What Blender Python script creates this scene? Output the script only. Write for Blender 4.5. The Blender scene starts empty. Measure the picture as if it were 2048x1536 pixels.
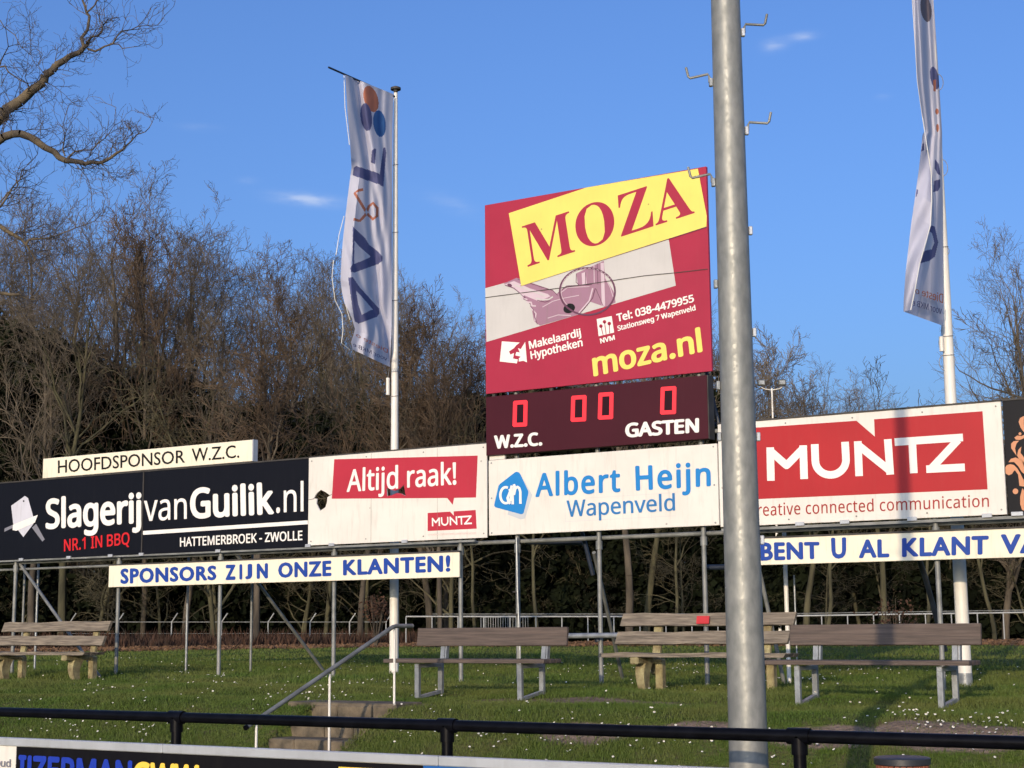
import bpy, bmesh, math, os, random
import numpy as np
from mathutils import Vector, Matrix
from mathutils.geometry import tessellate_polygon

random.seed(7)
rng = np.random.default_rng(7)
sc = bpy.context.scene
COL = sc.collection
R = math.radians

# ------------------------------------------------------------------ camera
CH = 1.55                                   # eye height over the pitch
FPX = 3150.94
pitch, roll, yaw = 0.15397673, -0.00843665, -0.55776565
cyw, syw = math.cos(yaw), math.sin(yaw)
FW = np.array([syw*math.cos(pitch), cyw*math.cos(pitch), math.sin(pitch)])
_r = np.array([cyw, -syw, 0.0]); _u = np.cross(_r, FW)
RT = _r*math.cos(roll) + _u*math.sin(roll)
UP = -_r*math.sin(roll) + _u*math.cos(roll)
cam = bpy.data.objects.new('camera', bpy.data.cameras.new('camera'))
COL.objects.link(cam)
cam.matrix_world = Matrix(((RT[0], UP[0], -FW[0], 0), (RT[1], UP[1], -FW[1], 0), (RT[2], UP[2], -FW[2], CH), (0, 0, 0, 1)))
cam.data.sensor_width = 36.0
cam.data.lens = FPX/2048*36.0
cam.data.clip_end = 3000
cam.data.clip_start = 0.1
sc.camera = cam

# ------------------------------------------------------------------ light
SUN_EL = R(11.0); SUN_AZ = R(13.6)          # sun stands behind the photographer, a little to the +x side
to_sun = Vector((math.sin(SUN_AZ)*math.cos(SUN_EL), -math.cos(SUN_AZ)*math.cos(SUN_EL), math.sin(SUN_EL)))
sun = bpy.data.objects.new('sun', bpy.data.lights.new('sun', 'SUN'))
COL.objects.link(sun)
sun.rotation_euler = to_sun.to_track_quat('Z', 'Y').to_euler()
sun.data.energy = 2.95
sun.data.angle = R(0.53)
sun.data.color = (1.0, 0.79, 0.55)

world = bpy.data.worlds.new('World'); sc.world = world; world.use_nodes = True
wn = world.node_tree; wn.nodes.clear()
wo = wn.nodes.new('ShaderNodeOutputWorld'); bg = wn.nodes.new('ShaderNodeBackground')
sky = wn.nodes.new('ShaderNodeTexSky'); sky.sky_type = 'NISHITA'; sky.sun_disc = False
sky.sun_elevation = SUN_EL
sky.sun_rotation = math.atan2(to_sun.x, to_sun.y)
sky.altitude = 0; sky.air_density = 1.0; sky.dust_density = 4.0; sky.ozone_density = 3.0
bg.inputs['Strength'].default_value = 0.15
hsv = wn.nodes.new('ShaderNodeHueSaturation'); hsv.inputs['Saturation'].default_value = 1.0
tint = wn.nodes.new('ShaderNodeMix'); tint.data_type = 'RGBA'; tint.blend_type = 'MULTIPLY'; tint.inputs[0].default_value = 1
tint.inputs[7].default_value = (.93, 1.15, 1.66, 1)
wn.links.new(sky.outputs[0], tint.inputs[6]); wn.links.new(tint.outputs[2], hsv.inputs['Color'])
tc = wn.nodes.new('ShaderNodeTexCoord')

def wmath(op, a, b=None, c=None):
    n = wn.nodes.new('ShaderNodeMath'); n.operation = op
    for i, v in enumerate((a, b, c)):
        if v is None: continue
        if isinstance(v, (int, float)): n.inputs[i].default_value = v
        else: wn.links.new(v, n.inputs[i])
    return n.outputs[0]
def wdot(vec):
    n = wn.nodes.new('ShaderNodeVectorMath'); n.operation = 'DOT_PRODUCT'
    wn.links.new(tc.outputs['Generated'], n.inputs[0]); n.inputs[1].default_value = tuple(vec)
    return n.outputs['Value']
def ray(x, y):
    return FW + RT*((x-1024)/FPX) - UP*((y-768)/FPX)
# thin wisps of cirrus: direction, half width, half height (radians), strength, tilt
nz = wn.nodes.new('ShaderNodeTexNoise'); nz.inputs['Scale'].default_value = 55; nz.inputs['Detail'].default_value = 5
mp = wn.nodes.new('ShaderNodeMapping'); mp.inputs['Scale'].default_value = (1, 1, 3.5)
wn.links.new(tc.outputs['Generated'], mp.inputs[0]); wn.links.new(mp.outputs[0], nz.inputs[0])
tot = None
for (cx, cy, hw, hh, st, tl) in [(616, 399, 62, 12, .62, .07), (497, 361, 20, 7, .16, 0), (905, 408, 60, 16, .13, .3),
                                 (1605, 73, 28, 8, .42, -.03), (1547, 90, 24, 12, .36, -.1), (1766, 194, 14, 6, .14, 0), (400, 255, 40, 8, .08, 0)]:
    d = ray(cx, cy); d = d/np.linalg.norm(d)
    h = np.cross(d, [0, 0, 1]); h /= np.linalg.norm(h); v = np.cross(h, d)
    h2 = h*math.cos(tl) - v*math.sin(tl); v2 = h*math.sin(tl) + v*math.cos(tl)
    a = wmath('MULTIPLY', wdot(h2), FPX/hw); b = wmath('MULTIPLY', wdot(v2), FPX/hh)
    rr = wmath('ADD', wmath('MULTIPLY', a, a), wmath('MULTIPLY', b, b))
    g = wmath('POWER', 2.718, wmath('MULTIPLY', rr, -1.2))
    g = wmath('MULTIPLY', g, wmath('GREATER_THAN', wdot(d), 0.5))
    g = wmath('MULTIPLY', g, st*.72)
    tot = g if tot is None else wmath('ADD', tot, g)
mr = wn.nodes.new('ShaderNodeMapRange'); wn.links.new(nz.outputs[0], mr.inputs[0])
mr.inputs[1].default_value = .35; mr.inputs[2].default_value = .62; mr.inputs[3].default_value = .35; mr.inputs[4].default_value = 1.1
tot = wmath('MULTIPLY', tot, mr.outputs[0])
mixc = wn.nodes.new('ShaderNodeMix'); mixc.data_type = 'RGBA'
wn.links.new(tot, mixc.inputs[0]); wn.links.new(hsv.outputs[0], mixc.inputs[6]); mixc.inputs[7].default_value = (5.2, 5.6, 6.4, 1)
wn.links.new(mixc.outputs[2], bg.inputs['Color']); wn.links.new(bg.outputs[0], wo.inputs[0])
sc.view_settings.view_transform = 'Standard'; sc.view_settings.look = 'None'
sc.view_settings.exposure = 0.0; sc.view_settings.gamma = 1.0; sc.view_settings.use_curve_mapping = False
sc.cycles.max_bounces = 5; sc.cycles.diffuse_bounces = 3; sc.cycles.glossy_bounces = 3
sc.cycles.transparent_max_bounces = 8

# ------------------------------------------------------------------ measuring helpers (picture -> real place)
def PY(x, y, Y):
    d = ray(x, y); p = d*(Y/d[1]); return Vector((p[0], p[1], p[2]+CH))
def PX(x, y, X):
    d = ray(x, y); p = d*(X/d[0]); return Vector((p[0], p[1], p[2]+CH))
def PZ(x, y, Z):
    d = ray(x, y); p = d*((Z-CH)/d[2]); return Vector((p[0], p[1], p[2]+CH))
def PD(x, y, D):
    p = ray(x, y)*D; return Vector((p[0], p[1], p[2]+CH))

# ------------------------------------------------------------------ object helpers
def tag(o, label=None, cat=None, group=None, kind=None):
    if label: o['label'] = label
    if cat: o['category'] = cat
    if group: o['group'] = group
    if kind: o['kind'] = kind
    return o
def empty(name, loc, label, cat, group=None):
    o = bpy.data.objects.new(name, None); COL.objects.link(o); o.location = loc
    o.empty_display_size = .1
    return tag(o, label, cat, group)
def link(name, me, parent=None):
    o = bpy.data.objects.new(name, me); COL.objects.link(o)
    if parent is not None:
        o.parent = parent
        o.matrix_parent_inverse = Matrix.Translation(-Vector(parent.location))
    return o
class MB:
    def __init__(s): s.v = []; s.f = []; s.m = []
    def add(s, vs, fs, mi=0):
        b = len(s.v); s.v += [tuple(v) for v in vs]; s.f += [tuple(b+i for i in f) for f in fs]; s.m += [mi]*len(fs); return s
    def box(s, c, size, rot=None, mi=0, bev=0.0):
        x, y, z = [a/2 for a in size]; c = Vector(c)
        if bev > 0:
            b = min(bev, x*.45, y*.45, z*.45)
            bm = bmesh.new(); bmesh.ops.create_cube(bm, size=1)
            for v in bm.verts: v.co = Vector((v.co.x*2*x, v.co.y*2*y, v.co.z*2*z))
            bmesh.ops.bevel(bm, geom=bm.edges[:], offset=b, segments=1, affect='EDGES')
            bm.verts.index_update()
            vs = [v.co.copy() for v in bm.verts]; fs = [[v.index for v in f.verts] for f in bm.faces]; bm.free()
        else:
            vs = [Vector((i, j, k)) for i in (-x, x) for j in (-y, y) for k in (-z, z)]
            fs = [(0, 1, 3, 2), (4, 6, 7, 5), (0, 4, 5, 1), (2, 3, 7, 6), (0, 2, 6, 4), (1, 5, 7, 3)]
        if rot is not None: vs = [rot @ v for v in vs]
        return s.add([v+c for v in vs], fs, mi)
    def tube(s, pts, rad, n=10, cap=True, mi=0):
        pts = [Vector(p) for p in pts]
        if not hasattr(rad, '__len__'): rad = [rad]*len(pts)
        rings = []; pu = None
        for i, p in enumerate(pts):
            t = (pts[min(i+1, len(pts)-1)] - pts[max(i-1, 0)]).normalized()
            if pu is None:
                a = Vector((0, 0, 1)) if abs(t.z) < .9 else Vector((1, 0, 0))
            else: a = pu
            u = (a - t*a.dot(t)).normalized(); w = t.cross(u); pu = u
            rings.append([p + (u*math.cos(2*math.pi*k/n) + w*math.sin(2*math.pi*k/n))*rad[i] for k in range(n)])
        vs = [v for r_ in rings for v in r_]; fs = []
        for i in range(len(pts)-1):
            for k in range(n):
                a, b = i*n+k, i*n+(k+1) % n
                fs.append((a, b, b+n, a+n))
        if cap: fs.append(tuple(range(n-1, -1, -1))); fs.append(tuple(range((len(pts)-1)*n, len(pts)*n)))
        return s.add(vs, fs, mi)
    def prism(s, poly, d, mi=0):
        """poly: list of 3D points (planar), d: thickness vector"""
        n = len(poly); poly = [Vector(p) for p in poly]; d = Vector(d)
        tris = tessellate_polygon([poly])
        vs = poly + [p+d for p in poly]
        fs = [tuple(t) for t in tris] + [tuple(n+i for i in reversed(t)) for t in tris]
        fs += [(i, (i+1) % n, n+(i+1) % n, n+i) for i in range(n)]
        return s.add(vs, fs, mi)
    def build(s, name, mat, parent=None, smooth=False):
        me = bpy.data.meshes.new(name); me.from_pydata(s.v, [], s.f)
        mats = mat if isinstance(mat, (list, tuple)) else [mat]
        for m in mats: me.materials.append(m)
        if len(mats) > 1: me.polygons.foreach_set('material_index', s.m)
        bm = bmesh.new(); bm.from_mesh(me); bmesh.ops.recalc_face_normals(bm, faces=bm.faces); bm.to_mesh(me); bm.free()
        if smooth:
            me.polygons.foreach_set('use_smooth', [True]*len(me.polygons))
            try: me.set_sharp_from_angle(angle=R(40))
            except Exception: pass
        me.update()
        return link(name, me, parent)
def npmesh(name, V, F, mat, parent=None, midx=None, smooth=False):
    V = np.asarray(V, dtype=np.float32); F = np.asarray(F, dtype=np.int32); k = F.shape[1]
    me = bpy.data.meshes.new(name)
    me.vertices.add(len(V)); me.vertices.foreach_set('co', V.ravel())
    me.loops.add(F.size); me.loops.foreach_set('vertex_index', F.ravel())
    me.polygons.add(len(F)); me.polygons.foreach_set('loop_start', np.arange(0, F.size, k, dtype=np.int32))
    try: me.polygons.foreach_set('loop_total', np.full(len(F), k, dtype=np.int32))
    except Exception: pass
    for m in (mat if isinstance(mat, (list, tuple)) else [mat]): me.materials.append(m)
    if midx is not None: me.polygons.foreach_set('material_index', np.asarray(midx, dtype=np.int32))
    me.polygons.foreach_set('use_smooth', np.full(len(F), smooth, dtype=bool))
    me.update(calc_edges=True)
    return me if parent == 'mesh' else link(name, me, parent)

# ------------------------------------------------------------------ materials
def s2l(c): return tuple(((v/255)/12.92 if v/255 <= .04045 else ((v/255+.055)/1.055)**2.4) for v in c)
def mat(name, c, rough=.6, metal=0.0, var=.12, scale=6.0, bump=0.0, bscale=40.0, c2=None, stretch=(1, 1, 1), spec=.5, srgb=False, detail=4, lo=.35, hi=.65):
    if srgb: c = s2l(c); c2 = s2l(c2) if c2 else None
    m = bpy.data.materials.new(name); m.use_nodes = True; nt = m.node_tree; N = nt.nodes; L = nt.links
    b = N['Principled BSDF']; b.inputs['Roughness'].default_value = rough; b.inputs['Metallic'].default_value = metal
    b.inputs['Specular IOR Level'].default_value = spec
    g = N.new('ShaderNodeNewGeometry'); mpn = N.new('ShaderNodeMapping'); mpn.inputs['Scale'].default_value = stretch
    L.new(g.outputs['Position'], mpn.inputs[0])
    n = N.new('ShaderNodeTexNoise'); n.inputs['Scale'].default_value = scale; n.inputs['Detail'].default_value = detail
    L.new(mpn.outputs[0], n.inputs[0])
    ramp = N.new('ShaderNodeMapRange'); ramp.inputs[1].default_value = lo; ramp.inputs[2].default_value = hi
    L.new(n.outputs[0], ramp.inputs[0])
    mx = N.new('ShaderNodeMix'); mx.data_type = 'RGBA'
    if c2 is None: c2 = tuple(v*(1-var) for v in c); c1 = tuple(min(1, v*(1+var*.6)) for v in c)
    else: c1 = c
    mx.inputs[6].default_value = (*c1, 1); mx.inputs[7].default_value = (*c2, 1)
    L.new(ramp.outputs[0], mx.inputs[0]); L.new(mx.outputs[2], b.inputs['Base Color'])
    if bump:
        n2 = N.new('ShaderNodeTexNoise'); n2.inputs['Scale'].default_value = bscale; n2.inputs['Detail'].default_value = 3
        L.new(mpn.outputs[0], n2.inputs[0])
        bp = N.new('ShaderNodeBump'); bp.inputs['Strength'].default_value = bump; bp.inputs['Distance'].default_value = .02
        L.new(n2.outputs[0], bp.inputs['Height']); L.new(bp.outputs[0], b.inputs['Normal'])
    return m
def dirty(m, amount=.35, c=(.20, .19, .15), scale=2.2, sx=1.0, sz=1.0, speck=0.0):
    """rain streaks and grime laid over the colour of a painted board"""
    nt = m.node_tree; N = nt.nodes; L = nt.links; b = N['Principled BSDF']
    src = b.inputs['Base Color'].links[0].from_socket
    g = N.new('ShaderNodeNewGeometry'); mpn = N.new('ShaderNodeMapping'); mpn.inputs['Scale'].default_value = (sx*7, 1, sz*.9)
    L.new(g.outputs['Position'], mpn.inputs[0])
    n = N.new('ShaderNodeTexNoise'); n.inputs['Scale'].default_value = scale; n.inputs['Detail'].default_value = 7; n.inputs['Roughness'].default_value = .65
    L.new(mpn.outputs[0], n.inputs[0])
    r_ = N.new('ShaderNodeMapRange'); r_.inputs[1].default_value = .52; r_.inputs[2].default_value = .8; r_.inputs[4].default_value = amount
    L.new(n.outputs[0], r_.inputs[0])
    mx = N.new('ShaderNodeMix'); mx.data_type = 'RGBA'; mx.inputs[7].default_value = (*c, 1)
    L.new(r_.outputs[0], mx.inputs[0]); L.new(src, mx.inputs[6]); L.new(mx.outputs[2], b.inputs['Base Color'])
    if speck:
        vo = N.new('ShaderNodeTexVoronoi'); vo.inputs['Scale'].default_value = 3.1; L.new(g.outputs['Position'], vo.inputs[0])
        lt = N.new('ShaderNodeMath'); lt.operation = 'LESS_THAN'; lt.inputs[1].default_value = .045; L.new(vo.outputs['Distance'], lt.inputs[0])
        ml = N.new('ShaderNodeMath'); ml.operation = 'MULTIPLY'; ml.inputs[1].default_value = speck; L.new(lt.outputs[0], ml.inputs[0])
        m2 = N.new('ShaderNodeMix'); m2.data_type = 'RGBA'; m2.inputs[7].default_value = (.12, .10, .08, 1)
        L.new(ml.outputs[0], m2.inputs[0]); L.new(mx.outputs[2], m2.inputs[6]); L.new(m2.outputs[2], b.inputs['Base Color'])
    return m
M = {}
def pm(name, rgb, rough=.45, dirt=.25, speck=0, **k):
    M[name] = dirty(mat(name, rgb, rough=rough, srgb=True, var=.05, scale=2.0, spec=.22, **k), amount=dirt, speck=speck)
pm('board_white', (226, 221, 212), dirt=.26, speck=.5)
pm('banner_cream', (240, 231, 208), dirt=.30)
pm('board_black', (11, 12, 21), dirt=.02, rough=.5)
pm('panel_black', (18, 16, 20), dirt=.03, rough=.4)
pm('moza_red', (166, 47, 70), dirt=.05)
pm('moza_yellow', (232, 216, 112), dirt=.07, speck=.5)
pm('photo_white', (200, 197, 194), dirt=.12)
pm('print_white', (238, 234, 228), dirt=.08)
pm('muntz_red', (176, 46, 50), dirt=.05)
pm('raak_red', (182, 52, 68), dirt=.05)
pm('muntz_dark', (160, 52, 52), dirt=.0)
pm('supermarket_blue', (40, 130, 200), dirt=.04)
pm('town_blue', (52, 120, 180), dirt=.04)
pm('lettering_blue', (38, 72, 156), dirt=.10)
pm('lettering_black', (24, 22, 22), dirt=.1)
pm('bbq_red', (208, 40, 46), dirt=.05)
pm('mauve', (160, 122, 142), dirt=.4)
pm('mauve_dark', (104, 66, 88), dirt=.1)
pm('mauve_light', (206, 186, 196), dirt=.1)
pm('pale_grey', (196, 200, 204), dirt=.1)
pm('cleaver_grey', (206, 206, 216), dirt=.25)
pm('cleaver_dark', (128, 128, 138), dirt=.25)
pm('scoreboard_maroon', (68, 22, 32), dirt=.02, rough=.4)
pm('digit_dark', (44, 14, 20), dirt=.0, rough=.3)
pm('print_copper', (206, 146, 110), dirt=.1)
pm('ad_blue', (36, 62, 170), dirt=.05)
pm('ad_yellow', (244, 204, 84), dirt=.05)
pm('ad_sky', (40, 96, 170), dirt=.05)
pm('faded_pink', (222, 190, 188), dirt=.05)
M['galv'] = dirty(mat('galvanised_steel', (.34, .36, .37), rough=.42, metal=.35, c2=(.22, .235, .245), scale=9, bump=.15, bscale=60), amount=.3, c=(.16, .15, .12))
M['galv_old'] = dirty(mat('weathered_tube', (.27, .275, .26), rough=.55, metal=.2, c2=(.16, .165, .155), scale=5), amount=.35, c=(.10, .10, .07))
M['mast'] = dirty(mat('mast_zinc', (.30, .30, .275), rough=.4, metal=.26, c2=(.215, .22, .205), scale=22, bump=.05, bscale=45, stretch=(1, 1, .5)), amount=.22, c=(.22, .22, .19), scale=3.0)
M['dark_pipe'] = mat('dark_painted_pipe', (.018, .026, .045), rough=.5, var=.3)
M['rail_black'] = mat('black_powder_coat', (.004, .004, .006), spec=.12, rough=.35, var=.4, scale=12)
M['edge_dark'] = mat('dark_edge_profile', (.05, .045, .04), rough=.7, var=.3)
M['white_paint'] = dirty(mat('white_painted_pole', (.78, .75, .68), rough=.45, var=.05), amount=.25, c=(.45, .43, .36))
M['alu'] = dirty(mat('aluminium_cap', (.52, .54, .57), rough=.38, metal=.3, var=.08), amount=.2)
M['plank_old'] = dirty(mat('weathered_plank', (.27, .225, .17), c2=(.12, .10, .078), rough=.85, scale=7, stretch=(.5, 3, 7), bump=.7, bscale=9, detail=8), amount=.5, c=(.10, .08, .06), sx=.2, sz=9)
M['plank_grey'] = dirty(mat('grey_brown_plank', (.125, .092, .075), c2=(.07, .053, .044), rough=.75, scale=6, stretch=(.4, 3, 8), bump=.4, bscale=8, detail=8), amount=.3, c=(.2, .16, .13), sx=.15, sz=9)
M['log'] = mat('mossy_log', (.36, .32, .17), c2=(.19, .15, .08), rough=.9, scale=9, bump=.5)
M['concrete'] = dirty(mat('old_concrete', (.185, .145, .095), c2=(.07, .058, .04), rough=.9, scale=6, bump=.5, bscale=30), amount=.6, c=(.06, .055, .04))
M['bark'] = mat('bark', (.115, .092, .065), c2=(.045, .037, .027), rough=.95, scale=2.5, stretch=(1, 1, .3), bump=.6, bscale=9)
M['bark_olive'] = mat('mossy_bark', (.100, .090, .046), c2=(.038, .036, .019), rough=.95, scale=2.0, stretch=(1, 1, .3), bump=.6, bscale=9)
M['twig_grey'] = mat('grey_brown_twigs', (.155, .124, .088), c2=(.07, .056, .038), rough=.9, scale=.3, detail=2)
M['twig_red'] = mat('reddish_twigs', (.105, .07, .042), c2=(.055, .036, .022), rough=.9, scale=.3, detail=2)
M['twig_olive'] = mat('olive_twigs', (.080, .068, .034), c2=(.030, .026, .015), rough=.9, scale=.3, detail=2)
M['oak'] = mat('lichen_bark', (.15, .115, .07), c2=(.035, .03, .028), rough=.95, scale=3.0, bump=.6, bscale=14)
M['oak_twig'] = mat('dark_twigs', (.045, .038, .04), c2=(.11, .09, .075), rough=.9, scale=1.2)
M['evergreen'] = mat('evergreen_leaves_with_shade', (.013, .017, .008), c2=(.005, .0065, .004), spec=.05, rough=1.0, scale=.5)  # leaf colour taken near black, painting in the shade within the wood
M['bracken'] = mat('dry_bracken', (.085, .040, .022), c2=(.028, .016, .010), rough=.95, scale=.8)
M['leaf_brown'] = mat('fallen_beech_leaves', (.20, .11, .055), c2=(.10, .055, .03), rough=.9, scale=1.5)
M['grassblade'] = mat('grass_blades', (.066, .110, .016), c2=(.108, .125, .030), rough=.65, scale=.8, detail=6, spec=.25)
M['daisy'] = mat('daisy_petals', (.80, .78, .70), rough=.6, var=.03)
M['rope'] = mat('grey_rope', (.25, .25, .26), rough=.8)
M['bin_lid'] = mat('dark_grey_lid', (.035, .037, .042), rough=.45, var=.2)
M['bin_slat'] = mat('red_brown_slat', (.32, .105, .055), c2=(.20, .065, .035), rough=.6, scale=6, stretch=(3, 3, .5))
M['plaque'] = mat('red_enamel', (.55, .03, .03), rough=.4)
M['zincfence'] = mat('pale_zinc_fence', (.36, .37, .36), rough=.6, var=.2, scale=1)
M['lampglass'] = mat('lamp_housing', (.10, .10, .09), rough=.4)
M['flag_cloth'] = mat('flag_cloth', (.76, .75, .85), rough=.8, var=.04, scale=3)
M['flag_navy'] = mat('flag_print_navy', (.13, .14, .30), rough=.8, var=.1)
M['flag_blue'] = mat('flag_print_blue', (.05, .16, .42), rough=.8, var=.1)
M['flag_orange'] = mat('flag_print_orange', (.62, .22, .13), rough=.8, var=.1)
M['flag_taupe'] = mat('flag_print_taupe', (.22, .18, .20), rough=.8, var=.1)
for k in ('flag_cloth', 'flag_navy', 'flag_blue', 'flag_orange', 'flag_taupe'):   # thin polyester lets light through
    nt = M[k].node_tree; b = nt.nodes['Principled BSDF']; tr = nt.nodes.new('ShaderNodeBsdfTranslucent'); mxs = nt.nodes.new('ShaderNodeMixShader')
    nt.links.new(b.inputs['Base Color'].links[0].from_socket, tr.inputs[0])
    mxs.inputs[0].default_value = .42; nt.links.new(b.outputs[0], mxs.inputs[1]); nt.links.new(tr.outputs[0], mxs.inputs[2])
    nt.links.new(mxs.outputs[0], nt.nodes['Material Output'].inputs[0])
nt = M['mast'].node_tree; b = nt.nodes['Principled BSDF']      # zinc bloom: the gloss varies from spot to spot
for sc_, a_, b_ in ((46, .42, .56),):
    n_ = nt.nodes.new('ShaderNodeTexVoronoi'); n_.inputs['Scale'].default_value = sc_; g_ = nt.nodes.new('ShaderNodeNewGeometry'); nt.links.new(g_.outputs['Position'], n_.inputs[0])
    q_ = nt.nodes.new('ShaderNodeSeparateColor'); nt.links.new(n_.outputs['Color'], q_.inputs[0])
    m_ = nt.nodes.new('ShaderNodeMapRange'); nt.links.new(q_.outputs[0], m_.inputs[0]); m_.inputs[3].default_value = a_; m_.inputs[4].default_value = b_
    nt.links.new(m_.outputs[0], b.inputs['Roughness'])
led = bpy.data.materials.new('lit_red_led'); led.use_nodes = True
lb = led.node_tree.nodes['Principled BSDF']; lb.inputs['Base Color'].default_value = (.5, .02, .03, 1)
lb.inputs['Emission Color'].default_value = (1, .02, .035, 1); lb.inputs['Emission Strength'].default_value = .75
M['led'] = led

# ground: mown grass with bare soil in front of the benches, leaf litter under the wood
gm = bpy.data.materials.new('meadow_ground'); gm.use_nodes = True
N = gm.node_tree.nodes; L = gm.node_tree.links; gb = N['Principled BSDF']; gb.inputs['Roughness'].default_value = .95
gb.inputs['Specular IOR Level'].default_value = .1
gg = N.new('ShaderNodeNewGeometry'); sep = N.new('ShaderNodeSeparateXYZ'); L.new(gg.outputs['Position'], sep.inputs[0])
def noise(scale, det=5, w=None):
    n = N.new('ShaderNodeTexNoise'); n.inputs['Scale'].default_value = scale; n.inputs['Detail'].default_value = det
    L.new(gg.outputs['Position'], n.inputs[0]); return n.outputs[0]
def mth(op, a, b=None, c=None, clamp=False):
    n = N.new('ShaderNodeMath'); n.operation = op; n.use_clamp = clamp
    for i, v in enumerate((a, b, c)):
        if v is None: continue
        if isinstance(v, (int, float)): n.inputs[i].default_value = v
        else: L.new(v, n.inputs[i])
    return n.outputs[0]
def mixcol(f, a, b):
    n = N.new('ShaderNodeMix'); n.data_type = 'RGBA'; L.new(f, n.inputs[0])
    for i, v in ((6, a), (7, b)):
        if isinstance(v, tuple): n.inputs[i].default_value = (*v, 1)
        else: L.new(v, n.inputs[i])
    return n.outputs[2]
def rng_(v, a, b, lo=0, hi=1):
    n = N.new('ShaderNodeMapRange'); L.new(v, n.inputs[0])
    for i, q in enumerate((a, b, lo, hi)): n.inputs[i+1].default_value = q
    return n.outputs[0]
grass_c = mixcol(rng_(noise(.35), .38, .62), (.068, .106, .014), (.098, .122, .024))
grass_c = mixcol(rng_(noise(6), .45, .75), grass_c, (.12, .105, .05)); grass_c = mixcol(rng_(noise(.9), .52, .68), grass_c, (.13, .105, .045))
SOIL = [(-8.75, 15.35, 1.45, .34), (-19.6, 15.4, 1.5, .40), (-10.2, 14.35, .8, .30), (-5.2, 13.5, .5, .22), (-4.1, 13.6, .7, .3), (-7.6, 13.4, .45, .2), (-6.4, 13.6, .4, .16)]
sm = None
for (sx_, sy_, rx, ry) in SOIL:
    dx = mth('DIVIDE', mth('SUBTRACT', sep.outputs[0], sx_), rx); dy = mth('DIVIDE', mth('SUBTRACT', sep.outputs[1], sy_), ry)
    d2 = mth('ADD', mth('MULTIPLY', dx, dx), mth('MULTIPLY', dy, dy))
    d2 = mth('ADD', d2, mth('MULTIPLY', mth('SUBTRACT', noise(2.5), .5), 2.2))
    f = rng_(d2, 1.25, .75)
    sm = f if sm is None else mth('MAXIMUM', sm, f)
soil_c = mixcol(rng_(noise(9), .35, .65), (.25, .185, .14), (.17, .125, .09))
gc = mixcol(sm, grass_c, soil_c)
litter = mixcol(rng_(noise(1.6), .35, .65), (.10, .055, .03), (.05, .035, .02))
# edge of the wood: y = 53 + .35*(x+44) on the right part, 49 on the left
edge = mth('MAXIMUM', mth('ADD', mth('MULTIPLY', mth('ADD', sep.outputs[0], 46.0), .42), 56.0), 50.0)
wf = rng_(mth('ADD', mth('SUBTRACT', sep.outputs[1], edge), mth('MULTIPLY', mth('SUBTRACT', noise(.4), .5), 8)), -1.0, 2.0)
gc = mixcol(wf, gc, litter)
L.new(gc, gb.inputs['Base Color'])
bp = N.new('ShaderNodeBump'); bp.inputs['Strength'].default_value = .6; bp.inputs['Distance'].default_value = .05
L.new(noise(22, 4), bp.inputs['Height']); L.new(bp.outputs[0], gb.inputs['Normal'])
M['ground'] = gm

# ------------------------------------------------------------------ ground
def gz(X, Y):
    X = np.asarray(X, float); Y = np.asarray(Y, float)
    z = np.interp(Y, [-50, 12.0, 12.25, 13.75, 14.05, 15.4, 16.0, 17.5, 26, 80, 400], [0, 0, .06, .69, .735, .735, .80, .765, .76, .76, .9])
    z = z + np.interp(X, [-30, -14, -11, 0], [.085, .06, 0.0, 0.0])*np.clip((Y-17.9)/1.1, 0, 1)
    z = z + .012*np.sin(X*2.1+Y*1.3)*np.clip((Y-12)/2, 0, 1) + .010*np.sin(X*4.7-Y*2.9)*np.clip((Y-12)/2, 0, 1)
    return z
xs = np.unique(np.concatenate([np.linspace(-400, -40, 25), np.arange(-40, -13, .35), np.arange(-13, -9.5, .1), np.arange(-9.5, 3, .35), np.linspace(3, 400, 25)]))
ys = np.unique(np.concatenate([np.linspace(-60, 10, 12), np.arange(10, 12, .3), np.arange(12, 14.4, .08), np.arange(14.4, 20, .22), np.arange(20, 40, 1.5), np.linspace(40, 600, 40)]))
GX, GY = np.meshgrid(xs, ys); GZ = gz(GX, GY)
GZ = np.where((GX > -11.26) & (GX < -10.16) & (GY > 12.6) & (GY < 13.98), GZ-.45, GZ)
V = np.stack([GX.ravel(), GY.ravel(), GZ.ravel()], 1)
nx = len(xs); ii, jj = np.meshgrid(np.arange(nx-1), np.arange(len(ys)-1)); a = (jj*nx+ii).ravel()
g = npmesh('ground', V, np.stack([a, a+1, a+1+nx, a+nx], 1), M['ground'], smooth=True)
tag(g, 'grass bank and level meadow with bare soil by the benches', None, kind='structure')

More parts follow.
